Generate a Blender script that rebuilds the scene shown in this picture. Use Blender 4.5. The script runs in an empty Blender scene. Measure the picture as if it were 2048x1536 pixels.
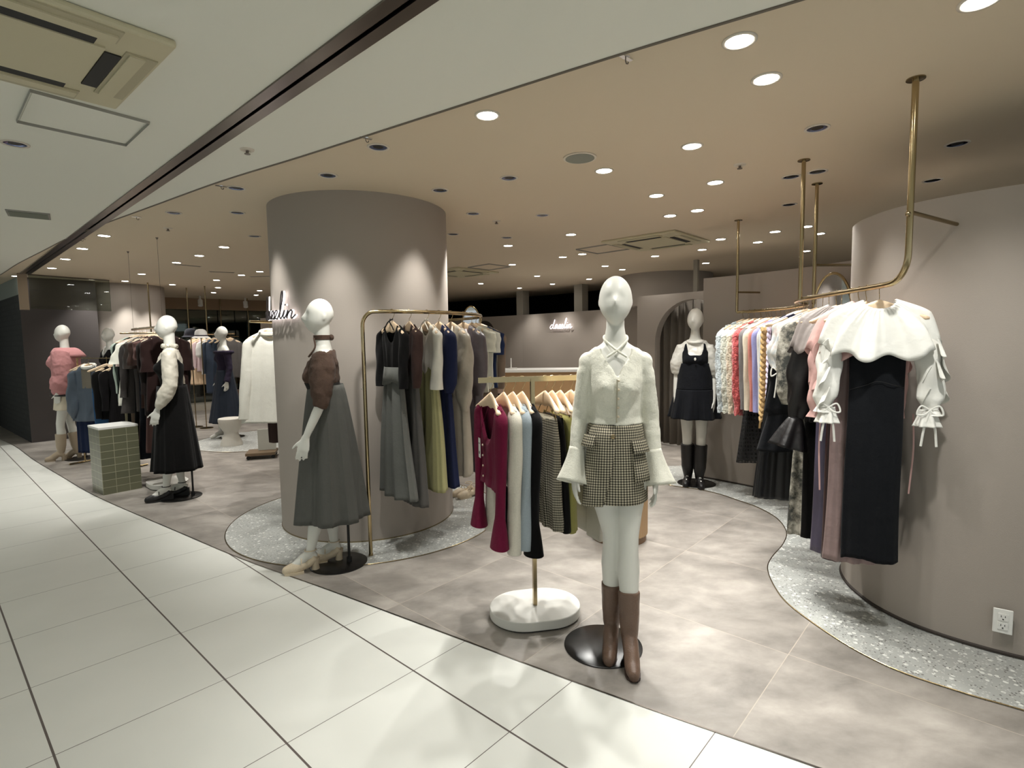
import bpy, math, random
import numpy as np
from mathutils import Vector, Matrix, noise as mnoise
PI = math.pi
SC = bpy.context.scene
COL = SC.collection
rng = random.Random(7)

# ---------------------------------------------------------------- camera
CAM_H, PITCH, ROLL, FPX = 1.51, 0.081, -0.0152, 1085.0
cd = bpy.data.cameras.new('camera')
cam = bpy.data.objects.new('camera', cd)
COL.objects.link(cam)
cam.location = (0, 0, CAM_H)
fw = Vector((0, math.cos(PITCH), -math.sin(PITCH)))
ri = Vector((1, 0, 0))
up = ri.cross(fw)
r2 = math.cos(ROLL) * ri + math.sin(ROLL) * up
u2 = -math.sin(ROLL) * ri + math.cos(ROLL) * up
cam.rotation_euler = Matrix((r2, u2, -fw)).transposed().to_euler()
cd.sensor_fit = 'HORIZONTAL'
cd.sensor_width = 36.0
cd.lens = 36.0 * FPX / 2048.0
cd.clip_start = 0.05
cd.clip_end = 80
SC.camera = cam

# ---------------------------------------------------------------- world and exposure
w = bpy.data.worlds.new('world')
SC.world = w
w.use_nodes = True
w.node_tree.nodes['Background'].inputs[0].default_value = (0.86, 0.93, 0.92, 1)
w.node_tree.nodes['Background'].inputs[1].default_value = 0.27
SC.view_settings.view_transform = 'Standard'
SC.view_settings.look = 'None'
SC.view_settings.gamma = 1
SC.view_settings.exposure = 1.25
try:
    SC.cycles.max_bounces = 7
    SC.cycles.diffuse_bounces = 4
    SC.cycles.transparent_max_bounces = 10
    SC.cycles.sample_clamp_indirect = 4
    SC.cycles.use_denoising = True
except Exception:
    pass

WARM = (1.0, 0.955, 0.89)
NEUT = (1.0, 0.985, 0.94)

def spot(loc, target, power, angle=70, blend=0.7, color=NEUT, size=0.035):
    d = bpy.data.lights.new('downlight_lamp', 'SPOT')
    d.energy = power
    d.spot_size = math.radians(angle)
    d.spot_blend = blend
    d.color = color
    d.shadow_soft_size = size
    o = bpy.data.objects.new('downlight_lamp', d)
    COL.objects.link(o)
    o.location = loc
    v = Vector(target) - Vector(loc)
    o.rotation_euler = v.to_track_quat('-Z', 'Y').to_euler()
    return o

# lit downlights: (x, y, power factor)
LIT_FRONT = [(0.86, 2.1), (1.1, 2.4), (-0.1, 2.73), (1.05, 3.2), (0.62, 3.63), (1.46, 3.94), (1.13, 4.27), (1.44, 4.97), (1.62, 4.78), (0.64, 5.78)]
LIT_MID = [(-0.02, 6.39), (0.03, 7.98), (0.46, 9.45), (0.7, 7.33), (0.93, 7.1), (1.43, 8.29), (1.78, 8.74), (1.94, 7.37), (0.83, 10.85), (1.44, 10.05), (0.19, 11.57), (-0.57, 10.55)]
LIT_RIGHT = [(2.36, 6.18), (2.88, 6.41), (2.78, 5.79), (2.98, 5.55), (2.4, 6.89), (3.33, 5.94), (3.83, 7.13), (2.89, 8.13)]
LIT_LEFT = [(-4.01, 5.47), (-4.77, 6.16), (-5.54, 6.87), (-6.35, 7.63), (-6.83, 8.98), (-5.63, 8.4), (-6.5, 9.27)]
LIT_LEFT2 = [(-3.21, 6.2), (-3.81, 6.76), (-4.42, 7.3), (-3.79, 8.32), (-4.26, 8.71), (-4.99, 9.33)]
LIT_FAR = [(-5.62, 10.55), (-6.25, 11.54), (-5.15, 11.26), (-5.7, 12.28), (-6.1, 9.91)]
AIMED = [(-0.73, 3.14), (-1.18, 3.64), (-1.91, 3.9), (-0.5, 4.03), (0.0, 3.76), (-0.31, 4.77), (0.29, 4.87), (-2.77, 4.58), (-2.26, 4.61), (-2.59, 5.61)]
AIMED_R = [(1.63, 2.96), (2.59, 3.23), (3.02, 3.97), (2.06, 3.72), (1.94, 3.83), (2.33, 4.62)]
CH = 2.6
PW = 36.5
for i, (x, y) in enumerate(LIT_FRONT):
    spot((x, y, CH - 0.03), (x, y - (0.45 if i > 1 else 0.0), 0), PW * (1.0 if i > 1 else 0.5), 92, 0.9)
for x, y in LIT_MID:
    spot((x, y, CH - 0.03), (x, y, 0), PW * (0.9 if (x, y) != (1.94, 7.37) else 0.3), 90, 0.9, WARM)
for x, y in LIT_RIGHT:
    spot((x, y, CH - 0.03), (x - 0.1, y, 0), PW * (0.8 if (x, y) != (2.4, 6.89) else 0.25), 90, 0.9, WARM)
for x, y in LIT_LEFT:
    spot((x, y, CH - 0.03), (x - 0.1, y - 0.15, 0), PW * 0.85, 86, 0.9)
for x, y in LIT_LEFT2 + LIT_FAR:
    spot((x, y, CH - 0.03), (x, y, 0), PW * 0.85, 90, 0.9, WARM)
# the dark looking ones are adjustable and aimed at goods, column and walls
for (x, y), t in zip(AIMED, [(-1.25, 3.75, 1.0), (-1.45, 4.1, 0.3), (-1.95, 4.5, 0.4), (-0.85, 4.3, 0.4), (0.1, 2.75, 0.9), (-0.75, 4.8, 0.6), (0.2, 3.0, 0.8), (-3.45, 5.2, 1.2), (-2.5, 5.35, 1.0), (-2.4, 5.2, 0.8)]):
    spot((x, y, CH - 0.03), t, PW * (0.85 if x < -0.4 and y < 4.5 else 1.4), 56, 0.9, NEUT)
for (x, y), t in zip(AIMED_R, [(1.75, 2.7, 1.1), (2.15, 2.75, 0.2), (2.2, 3.35, 0.5), (1.85, 3.0, 0.8), (1.9, 3.6, 0.8), (2.2, 4.7, 1.0)]):
    spot((x, y, CH - 0.03), t, PW * (0.8 if x < 2.5 else 0.5), 60, 0.8, NEUT)
# lamps by the right wall, the far column and the passage
spot((1.56, 1.88, 2.57), (2.05, 2.1, 0.2), PW * 1.0, 95, 0.9, NEUT)
spot((-6.5, 9.27, 2.57), (-6.75, 9.75, 1.2), PW * 0.8, 50, 0.8, NEUT)
spot((-6.1, 9.6, 2.57), (-6.6, 10.0, 1.2), PW * 0.8, 50, 0.8, NEUT)
CORR = [(-2.4, 2.6), (-0.6, 0.9), (-4.9, 4.3), (-6.9, 6.2)]
for x, y in CORR:
    spot((x, y, CH - 0.04), (x, y, 0), PW * (0.55 if x < -1 else 0.3), 120, 1.0, NEUT)

# ---------------------------------------------------------------- materials
MATS = {}
def new_mat(name):
    m = bpy.data.materials.new(name)
    m.use_nodes = True
    return m, m.node_tree.nodes, m.node_tree.links, m.node_tree.nodes['Principled BSDF']

def srgb(r, g, b):
    f = lambda c: ((c / 255 + 0.055) / 1.055) ** 2.4 if c > 10 else c / 255 / 12.92
    return (f(r), f(g), f(b), 1)

def plain(name, col, rough=0.5, metal=0.0, bump=0.0, bscale=200, var=0.0, alpha=1.0, sheen=0.0, emit=0.0, spec=0.5):
    if name in MATS:
        return MATS[name]
    m, N, L, B = new_mat(name)
    B.inputs['Base Color'].default_value = col
    B.inputs['Roughness'].default_value = rough
    B.inputs['Metallic'].default_value = metal
    B.inputs['Specular IOR Level'].default_value = spec
    if sheen:
        B.inputs['Sheen Weight'].default_value = sheen
        B.inputs['Sheen Roughness'].default_value = 0.5
    if alpha < 1:
        B.inputs['Alpha'].default_value = alpha
    if emit:
        B.inputs['Emission Color'].default_value = col
        B.inputs['Emission Strength'].default_value = emit
    tc = N.new('ShaderNodeTexCoord')
    if bump:
        n = N.new('ShaderNodeTexNoise'); n.inputs['Scale'].default_value = bscale; n.inputs['Detail'].default_value = 3
        b = N.new('ShaderNodeBump'); b.inputs['Strength'].default_value = bump; b.inputs['Distance'].default_value = 0.002
        L.new(tc.outputs['Object'], n.inputs['Vector']); L.new(n.outputs['Fac'], b.inputs['Height']); L.new(b.outputs['Normal'], B.inputs['Normal'])
    if var:
        n = N.new('ShaderNodeTexNoise'); n.inputs['Scale'].default_value = 9; n.inputs['Detail'].default_value = 4
        mx = N.new('ShaderNodeMixRGB'); mx.inputs[1].default_value = tuple(c * (1 - var) for c in col[:3]) + (1,)
        mx.inputs[2].default_value = tuple(min(1, c * (1 + var)) for c in col[:3]) + (1,)
        L.new(tc.outputs['Object'], n.inputs['Vector']); L.new(n.outputs['Fac'], mx.inputs[0]); L.new(mx.outputs[0], B.inputs['Base Color'])
    MATS[name] = m
    return m

def cloth(name, r, g, b, kind='woven', alpha=1.0):
    """fabric: woven, knit, fuzzy, satin, leather"""
    k = 'cloth_' + name
    if k in MATS:
        return MATS[k]
    rough = {'woven': 0.85, 'knit': 0.95, 'fuzzy': 1.0, 'satin': 0.42, 'leather': 0.4}[kind]
    m, N, L, B = new_mat(k)
    c = srgb(r, g, b)
    B.inputs['Base Color'].default_value = c
    B.inputs['Roughness'].default_value = rough
    B.inputs['Specular IOR Level'].default_value = 0.15 if kind not in ('satin', 'leather') else 0.45
    if kind in ('knit', 'fuzzy', 'woven'):
        B.inputs['Sheen Weight'].default_value = 0.04 if kind != 'fuzzy' else 0.4
    if alpha < 1:
        B.inputs['Alpha'].default_value = alpha
    tc = N.new('ShaderNodeTexCoord')
    n1 = N.new('ShaderNodeTexNoise'); n1.inputs['Scale'].default_value = {'woven': 260, 'knit': 150, 'fuzzy': 60, 'satin': 12, 'leather': 180}[kind]
    n1.inputs['Detail'].default_value = 2
    n2 = N.new('ShaderNodeTexNoise'); n2.inputs['Scale'].default_value = 14; n2.inputs['Detail'].default_value = 3
    L.new(tc.outputs['Object'], n1.inputs['Vector']); L.new(tc.outputs['Object'], n2.inputs['Vector'])
    ad = N.new('ShaderNodeMath'); ad.operation = 'MULTIPLY_ADD'; ad.inputs[1].default_value = {'fuzzy': 1.0}.get(kind, 0.25)
    L.new(n1.outputs['Fac'], ad.inputs[0]); L.new(n2.outputs['Fac'], ad.inputs[2])
    bp = N.new('ShaderNodeBump'); bp.inputs['Strength'].default_value = {'fuzzy': 0.9, 'satin': 0.5}.get(kind, 0.45); bp.inputs['Distance'].default_value = 0.012
    L.new(ad.outputs[0], bp.inputs['Height']); L.new(bp.outputs['Normal'], B.inputs['Normal'])
    mx = N.new('ShaderNodeMixRGB'); v = 0.28 if kind == 'fuzzy' else 0.12
    mx.inputs[1].default_value = tuple(x * (1 - v) for x in c[:3]) + (1,)
    mx.inputs[2].default_value = tuple(min(1, x * (1 + v)) for x in c[:3]) + (1,)
    L.new(n1.outputs['Fac'], mx.inputs[0]); L.new(mx.outputs[0], B.inputs['Base Color'])
    MATS[k] = m
    return m

def mnode(N, L, op, a, b=None, c=None):
    n = N.new('ShaderNodeMath'); n.operation = op
    for i, v in enumerate((a, b, c)):
        if v is None:
            continue
        if isinstance(v, (int, float)):
            n.inputs[i].default_value = v
        else:
            L.new(v, n.inputs[i])
    return n.outputs[0]

def gingham(name, dark, mid, light, size=0.011):
    k = 'check_' + name
    if k in MATS:
        return MATS[k]
    m, N, L, B = new_mat(k)
    B.inputs['Roughness'].default_value = 0.9
    B.inputs['Specular IOR Level'].default_value = 0.2
    uv = N.new('ShaderNodeUVMap'); sx = N.new('ShaderNodeSeparateXYZ'); L.new(uv.outputs[0], sx.inputs[0])
    def stripe(o):
        t = mnode(N, L, 'FRACT', mnode(N, L, 'DIVIDE', o, size * 2))
        return mnode(N, L, 'GREATER_THAN', t, 0.5)
    s = mnode(N, L, 'ADD', stripe(sx.outputs[0]), stripe(sx.outputs[1]))
    s = mnode(N, L, 'MULTIPLY', s, 0.5)
    cr = N.new('ShaderNodeValToRGB'); cr.color_ramp.interpolation = 'CONSTANT'
    e = cr.color_ramp.elements
    e[0].position = 0; e[0].color = light
    e[1].position = 0.75; e[1].color = dark
    q = e.new(0.25); q.color = mid
    L.new(s, cr.inputs[0]); L.new(cr.outputs[0], B.inputs['Base Color'])
    MATS[k] = m
    return m

def floral(name, c1, c2, c3, alpha=0.9, scale=9):
    k = 'print_' + name
    if k in MATS:
        return MATS[k]
    m, N, L, B = new_mat(k)
    B.inputs['Roughness'].default_value = 0.7
    B.inputs['Alpha'].default_value = alpha
    tc = N.new('ShaderNodeTexCoord')
    n = N.new('ShaderNodeTexNoise'); n.inputs['Scale'].default_value = scale; n.inputs['Detail'].default_value = 8; n.inputs['Roughness'].default_value = 0.7
    L.new(tc.outputs['Object'], n.inputs['Vector'])
    cr = N.new('ShaderNodeValToRGB'); e = cr.color_ramp.elements
    e[0].position = 0.42; e[0].color = c1
    e[1].position = 0.62; e[1].color = c3
    q = e.new(0.52); q.color = c2
    L.new(n.outputs['Fac'], cr.inputs[0]); L.new(cr.outputs[0], B.inputs['Base Color'])
    MATS[k] = m
    return m

E1 = (0.669, 0.744)
E2 = (0.742, -0.671)
def rotated_uv(N, L, ox, oy):
    tc = N.new('ShaderNodeTexCoord'); sx = N.new('ShaderNodeSeparateXYZ'); L.new(tc.outputs['Object'], sx.inputs[0])
    x = mnode(N, L, 'SUBTRACT', sx.outputs[0], ox); y = mnode(N, L, 'SUBTRACT', sx.outputs[1], oy)
    u = mnode(N, L, 'ADD', mnode(N, L, 'MULTIPLY', x, E1[0]), mnode(N, L, 'MULTIPLY', y, E1[1]))
    v = mnode(N, L, 'ADD', mnode(N, L, 'MULTIPLY', x, E2[0]), mnode(N, L, 'MULTIPLY', y, E2[1]))
    return tc, u, v

def grid_line(N, L, o, size, width):
    t = mnode(N, L, 'FRACT', mnode(N, L, 'ADD', mnode(N, L, 'DIVIDE', o, size), 0.5))
    d = mnode(N, L, 'ABSOLUTE', mnode(N, L, 'SUBTRACT', t, 0.5))
    return mnode(N, L, 'LESS_THAN', d, width / 2 / size)

def mat_tile():
    m, N, L, B = new_mat('corridor_white_tile')
    tc, u, v = rotated_uv(N, L, -4.387, 4.295)
    lu = grid_line(N, L, u, 0.598, 0.008); lv = grid_line(N, L, v, 0.598, 0.0035)
    ln = mnode(N, L, 'MAXIMUM', lu, lv)
    n = N.new('ShaderNodeTexNoise'); n.inputs['Scale'].default_value = 3.0; n.inputs['Detail'].default_value = 4
    L.new(tc.outputs['Object'], n.inputs['Vector'])
    m1 = N.new('ShaderNodeMixRGB'); m1.inputs[1].default_value = srgb(207, 208, 201); m1.inputs[2].default_value = srgb(219, 219, 212)
    L.new(n.outputs['Fac'], m1.inputs[0])
    m2 = N.new('ShaderNodeMixRGB'); m2.inputs[2].default_value = srgb(92, 84, 80)
    L.new(ln, m2.inputs[0]); L.new(m1.outputs[0], m2.inputs[1]); L.new(m2.outputs[0], B.inputs['Base Color'])
    B.inputs['Roughness'].default_value = 0.36
    B.inputs['Specular IOR Level'].default_value = 0.35
    return m

def mat_stone():
    m, N, L, B = new_mat('taupe_stone_floor')
    tc, u, v = rotated_uv(N, L, 0, 0)
    lu = grid_line(N, L, mnode(N, L, 'SUBTRACT', u, 2.70), 0.9, 0.0035)
    lv = grid_line(N, L, mnode(N, L, 'SUBTRACT', v, -0.694), 0.915, 0.0035)
    ln = mnode(N, L, 'MAXIMUM', lu, lv)
    # a different tone for each slab
    cu = mnode(N, L, 'FLOOR', mnode(N, L, 'DIVIDE', mnode(N, L, 'SUBTRACT', u, 2.70), 0.9))
    cv = mnode(N, L, 'FLOOR', mnode(N, L, 'DIVIDE', mnode(N, L, 'SUBTRACT', v, -0.694), 0.915))
    cb = N.new('ShaderNodeCombineXYZ'); L.new(cu, cb.inputs[0]); L.new(cv, cb.inputs[1])
    wn = N.new('ShaderNodeTexWhiteNoise'); wn.noise_dimensions = '3D'; L.new(cb.outputs[0], wn.inputs['Vector'])
    off = N.new('ShaderNodeVectorMath'); off.operation = 'MULTIPLY_ADD'; off.inputs[1].default_value = (7, 7, 7)
    L.new(wn.outputs['Color'], off.inputs[0]); L.new(tc.outputs['Object'], off.inputs[2])
    mp = N.new('ShaderNodeMapping'); mp.inputs['Rotation'].default_value = (0, 0, -0.74); mp.inputs['Scale'].default_value = (1.0, 1.6, 1)
    L.new(off.outputs[0], mp.inputs['Vector'])
    n = N.new('ShaderNodeTexNoise'); n.inputs['Scale'].default_value = 2.6; n.inputs['Detail'].default_value = 7; n.inputs['Roughness'].default_value = 0.62; n.inputs['Distortion'].default_value = 0.15
    L.new(mp.outputs[0], n.inputs['Vector'])
    cr = N.new('ShaderNodeValToRGB'); e = cr.color_ramp.elements
    e[0].position = 0.3; e[0].color = srgb(114, 109, 103)
    e[1].position = 0.75; e[1].color = srgb(169, 163, 155)
    q = e.new(0.52); q.color = srgb(142, 136, 129)
    L.new(n.outputs['Fac'], cr.inputs[0])
    m2 = N.new('ShaderNodeMixRGB'); m2.inputs[2].default_value = srgb(176, 164, 150)
    L.new(mnode(N, L, 'MULTIPLY', ln, 0.7), m2.inputs[0]); L.new(cr.outputs[0], m2.inputs[1]); L.new(m2.outputs[0], B.inputs['Base Color'])
    B.inputs['Roughness'].default_value = 0.42
    B.inputs['Specular IOR Level'].default_value = 0.4
    return m

def mat_terrazzo():
    m, N, L, B = new_mat('grey_terrazzo')
    tc = N.new('ShaderNodeTexCoord')
    v1 = N.new('ShaderNodeTexVoronoi'); v1.inputs['Scale'].default_value = 42
    v2 = N.new('ShaderNodeTexVoronoi'); v2.inputs['Scale'].default_value = 90
    n = N.new('ShaderNodeTexNoise'); n.inputs['Scale'].default_value = 6; n.inputs['Detail'].default_value = 5
    for x in (v1, v2, n):
        L.new(tc.outputs['Object'], x.inputs['Vector'])
    s1 = N.new('ShaderNodeSeparateXYZ'); L.new(v1.outputs['Color'], s1.inputs[0])
    s2 = N.new('ShaderNodeSeparateXYZ'); L.new(v2.outputs['Color'], s2.inputs[0])
    base = N.new('ShaderNodeMixRGB'); base.inputs[1].default_value = srgb(150, 152, 149); base.inputs[2].default_value = srgb(174, 175, 170)
    L.new(n.outputs['Fac'], base.inputs[0])
    chipA = mnode(N, L, 'MULTIPLY', mnode(N, L, 'GREATER_THAN', s1.outputs[0], 0.78), mnode(N, L, 'LESS_THAN', v1.outputs['Distance'], 0.42))
    chipB = mnode(N, L, 'MULTIPLY', mnode(N, L, 'GREATER_THAN', s2.outputs[0], 0.66), mnode(N, L, 'LESS_THAN', v2.outputs['Distance'], 0.42))
    chipC = mnode(N, L, 'MULTIPLY', mnode(N, L, 'LESS_THAN', s2.outputs[1], 0.16), mnode(N, L, 'LESS_THAN', v2.outputs['Distance'], 0.4))
    a = N.new('ShaderNodeMixRGB'); a.inputs[2].default_value = srgb(214, 215, 209); L.new(chipA, a.inputs[0]); L.new(base.outputs[0], a.inputs[1])
    b = N.new('ShaderNodeMixRGB'); b.inputs[2].default_value = srgb(186, 187, 182); L.new(chipB, b.inputs[0]); L.new(a.outputs[0], b.inputs[1])
    c = N.new('ShaderNodeMixRGB'); c.inputs[2].default_value = srgb(104, 102, 98); L.new(chipC, c.inputs[0]); L.new(b.outputs[0], c.inputs[1])
    L.new(c.outputs[0], B.inputs['Base Color'])
    B.inputs['Roughness'].default_value = 0.4
    return m

def mat_brick_node(name, c1, c2, mortar, sx, sy, msize=0.02, rough=0.6, offset=0.5, vec='UV'):
    m, N, L, B = new_mat(name)
    uv = N.new('ShaderNodeUVMap')
    t = N.new('ShaderNodeTexBrick'); t.offset = offset; t.inputs['Scale'].default_value = 1
    t.inputs['Color1'].default_value = c1; t.inputs['Color2'].default_value = c2; t.inputs['Mortar'].default_value = mortar
    t.inputs['Mortar Size'].default_value = msize; t.inputs['Brick Width'].default_value = sx; t.inputs['Row Height'].default_value = sy
    t.inputs['Mortar Smooth'].default_value = 0.1
    L.new(uv.outputs[0], t.inputs['Vector']); L.new(t.outputs['Color'], B.inputs['Base Color'])
    bp = N.new('ShaderNodeBump'); bp.inputs['Strength'].default_value = 0.6; bp.inputs['Distance'].default_value = 0.004; bp.invert = True
    L.new(t.outputs['Fac'], bp.inputs['Height']); L.new(bp.outputs['Normal'], B.inputs['Normal'])
    B.inputs['Roughness'].default_value = rough
    return m

def mat_glass(name, col, alpha):
    m, N, L, B = new_mat(name)
    N.remove(B)
    out = N['Material Output']
    g = N.new('ShaderNodeBsdfGlossy'); g.inputs['Roughness'].default_value = 0.02
    t = N.new('ShaderNodeBsdfTransparent'); t.inputs[0].default_value = col
    mx = N.new('ShaderNodeMixShader'); fr = N.new('ShaderNodeFresnel'); fr.inputs[0].default_value = 1.45
    L.new(mnode(N, L, 'ADD', fr.outputs[0], alpha), mx.inputs[0]); L.new(t.outputs[0], mx.inputs[1]); L.new(g.outputs[0], mx.inputs[2]); L.new(mx.outputs[0], out.inputs[0])
    return m

M_WALL = plain('taupe_wall_paint', srgb(157, 148, 139), 0.85, bump=0.25, bscale=260)
M_CEIL = plain('beige_ceiling_paint', srgb(214, 199, 175), 0.75, bump=0.1, bscale=120)
M_CEIL2 = plain('pale_ceiling_paint', srgb(233, 233, 222), 0.75)
M_TILE = mat_tile(); M_STONE = mat_stone(); M_TERR = mat_terrazzo()
M_BRASS = plain('brushed_brass', srgb(178, 160, 124), 0.2, 1.0)
M_BRASSD = plain('aged_brass', srgb(150, 134, 104), 0.25, 1.0)
M_STEEL = plain('steel_track', srgb(120, 112, 106), 0.3, 1.0)
M_CHROME = plain('chrome', (0.8, 0.8, 0.8, 1), 0.08, 1.0)
M_BODY = plain('mannequin_white', srgb(214, 213, 205), 0.42, spec=0.4)
M_BLACK = plain('black_gloss', srgb(16, 15, 14), 0.28, spec=0.5)
M_BLACKM = plain('black_matt', srgb(20, 19, 18), 0.6)
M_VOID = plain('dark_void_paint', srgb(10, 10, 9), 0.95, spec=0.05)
M_WOOD = plain('pale_maple', srgb(224, 198, 166), 0.45, var=0.1)
M_OAK = plain('oak_slats', srgb(172, 142, 106), 0.6)
M_WHITE = plain('white_gloss', srgb(226, 225, 220), 0.3)
M_PLASTIC = plain('cream_plastic', srgb(200, 192, 162), 0.5)
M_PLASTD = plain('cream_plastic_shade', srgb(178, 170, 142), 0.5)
M_LAMP = plain('lamp_glow', (1, 0.97, 0.92, 1), 0.5, emit=22)
M_NEON = plain('neon_glow', (1, 0.93, 0.97, 1), 0.5, emit=2.2)
M_NEON2 = plain('neon_glow_small', (1, 0.93, 0.97, 1), 0.5, emit=1.3)
M_REFL = plain('blue_reflector', srgb(118, 138, 190), 0.15, 1.0)
M_DARKWALL = plain('dark_grey_wall', srgb(66, 60, 58), 0.8, bump=0.2)

# ---------------------------------------------------------------- mesh helpers
class MB:
    """collects rings, boxes and tubes, then links them as one mesh object"""
    def __init__(s):
        s.v = []; s.f = []; s.uv = []; s.mi = []
    def grid(s, rows, close=False, uvs=None, mi=0, flip=False):
        base = len(s.v); n = len(rows[0])
        for r in rows:
            s.v.extend([tuple(p) for p in r])
        for i in range(len(rows) - 1):
            for j in range(n if close else n - 1):
                a = base + i * n + j; b = base + i * n + (j + 1) % n
                c = base + (i + 1) * n + (j + 1) % n; d = base + (i + 1) * n + j
                f = (a, b, c, d)
                if uvs is not None:
                    def U(ii, jj, wrap):
                        if wrap:
                            u0 = uvs[ii][n - 1]; return (u0[0] + (uvs[ii][n - 1][0] - uvs[ii][n - 2][0]), u0[1])
                        return uvs[ii][jj]
                    wr = close and j == n - 1
                    q = [U(i, j, False), U(i, j + 1, wr) if wr else U(i, j + 1, False), U(i + 1, j + 1, wr) if wr else U(i + 1, j + 1, False), U(i + 1, j, False)]
                else:
                    q = [(0, 0)] * 4
                if flip:
                    f = f[::-1]; q = q[::-1]
                s.f.append(f); s.uv.append(q); s.mi.append(mi if not callable(mi) else mi(i, j))
        return base
    def cap(s, base, n, rev=False, mi=0):
        f = tuple(base + k for k in range(n))
        s.f.append(f[::-1] if rev else f); s.uv.append([(0, 0)] * n); s.mi.append(mi)
    def solid(s, rows, mi=0):
        """closed loft with caps"""
        n = len(rows[0]); b = s.grid(rows, True, mi=mi)
        s.cap(b, n, True, mi); s.cap(b + (len(rows) - 1) * n, n, False, mi)
    def box(s, c, d, rot=0.0, mi=0, uvscale=None):
        cx, cy, cz = c; hx, hy, hz = d[0] / 2, d[1] / 2, d[2] / 2
        co, si = math.cos(rot), math.sin(rot)
        P = []
        for sx, sy, sz in ((-1, -1, -1), (1, -1, -1), (1, 1, -1), (-1, 1, -1), (-1, -1, 1), (1, -1, 1), (1, 1, 1), (-1, 1, 1)):
            x, y, z = sx * hx, sy * hy, sz * hz
            P.append((cx + x * co - y * si, cy + x * si + y * co, cz + z))
        b = len(s.v); s.v.extend(P)
        F = ((0, 1, 5, 4), (1, 2, 6, 5), (2, 3, 7, 6), (3, 0, 4, 7), (4, 5, 6, 7), (3, 2, 1, 0))
        for k, f in enumerate(F):
            s.f.append(tuple(b + i for i in f)); s.mi.append(mi)
            wd = (d[0], d[1], d[0], d[1], d[0], d[0])[k]; ht = (d[2],) * 4 + (d[1],) * 2
            s.uv.append([(0, 0), (wd, 0), (wd, ht[k]), (0, ht[k])])
    def tube(s, pts, r, n=10, caps=True, mi=0, flat=1.0, closed=False):
        """sweep a circle along pts; r a number or a list; flat squashes the second axis"""
        P = [Vector(p) for p in pts]; m = len(P)
        R = r if isinstance(r, (list, tuple)) else [r] * m
        rows = []; prev = None
        for i in range(m):
            a = P[max(0, i - 1)]; b = P[min(m - 1, i + 1)]
            if closed:
                a = P[(i - 1) % m]; b = P[(i + 1) % m]
            t = (b - a)
            t = t.normalized() if t.length > 1e-9 else Vector((0, 0, 1))
            if prev is None:
                ref = Vector((0, 0, 1)) if abs(t.z) < 0.9 else Vector((1, 0, 0))
                u = (ref - t * ref.dot(t)).normalized()
            else:
                u = prev - t * prev.dot(t)
                u = u.normalized() if u.length > 1e-9 else prev
            prev = u; v = t.cross(u)
            rows.append([P[i] + u * (math.cos(2 * PI * k / n) * R[i]) + v * (math.sin(2 * PI * k / n) * R[i] * flat) for k in range(n)])
        if closed:
            rows.append(rows[0])
        b = s.grid(rows, True, mi=mi)
        if caps and not closed:
            s.cap(b, n, True, mi); s.cap(b + (m - 1) * n, n, False, mi)
    def blob(s, c, r, n=16, m=10, mi=0, fn=None):
        rows = []
        for i in range(m + 1):
            ph = PI * (i + 0.001) / (m + 0.002)
            row = []
            for k in range(n):
                th = 2 * PI * k / n
                d = Vector((math.sin(ph) * math.cos(th), math.sin(ph) * math.sin(th), -math.cos(ph)))
                p = Vector((d.x * r[0], d.y * r[1], d.z * r[2]))
                if fn:
                    p = fn(p, d)
                row.append(p + Vector(c))
            rows.append(row)
        s.solid(rows, mi)
    def lathe(s, c, prof, n=32, mi=0, rot=0.0):
        rows = [[(c[0] + r * math.cos(2 * PI * k / n + rot), c[1] + r * math.sin(2 * PI * k / n + rot), c[2] + z) for k in range(n)] for r, z in prof]
        s.solid(rows, mi)
    def prism(s, poly, z0, z1, mi=0):
        n = len(poly); b = len(s.v)
        s.v.extend([(x, y, z0) for x, y in poly]); s.v.extend([(x, y, z1) for x, y in poly])
        acc = 0.0
        for k in range(n):
            q = (k + 1) % n; l = math.dist(poly[k], poly[q])
            s.f.append((b + k, b + q, b + n + q, b + n + k)); s.uv.append([(acc, z0), (acc + l, z0), (acc + l, z1), (acc, z1)]); s.mi.append(mi)
            acc += l
        s.cap(b, n, True, mi); s.cap(b + n, n, False, mi)
    def mesh(s, name, mats, smooth=True):
        me = bpy.data.meshes.new(name)
        me.from_pydata(s.v, [], s.f)
        for m in (mats if isinstance(mats, (list, tuple)) else [mats]):
            me.materials.append(m)
        uv = me.uv_layers.new(name='UVMap')
        uv.data.foreach_set('uv', [c for q in s.uv for p in q for c in p])
        me.polygons.foreach_set('material_index', s.mi)
        me.polygons.foreach_set('use_smooth', [smooth] * len(s.f))
        me.update()
        return me
    def build(s, name, mats, parent=None, smooth=True, edge=35):
        me = s.mesh(name, mats, smooth)
        if smooth and edge:
            try:
                me.set_sharp_from_angle(angle=math.radians(edge))
            except Exception:
                pass
        o = bpy.data.objects.new(name, me); COL.objects.link(o)
        o.parent = parent
        return o

def thing(name, label, cat, loc=(0, 0, 0), rz=0.0, group=None):
    o = bpy.data.objects.new(name, None); COL.objects.link(o)
    o.location = loc; o.rotation_euler = (0, 0, rz); o.empty_display_size = 0.1
    return tag(o, label, cat, group)

def tag(o, label, cat, group=None):
    o['label'] = label; o['category'] = cat
    if group:
        o['group'] = group
    return o

def struct(o, label=None):
    o['kind'] = 'structure'
    if label:
        o['label'] = label
    return o

def inst(me, name, parent=None, loc=(0, 0, 0), rot=(0, 0, 0)):
    o = bpy.data.objects.new(name, me); COL.objects.link(o); o.parent = parent
    o.location = loc; o.rotation_euler = rot
    return o

def mod(o, kind, **kw):
    m = o.modifiers.new(kind.lower(), kind)
    for k, v in kw.items():
        setattr(m, k, v)
    return m

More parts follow.
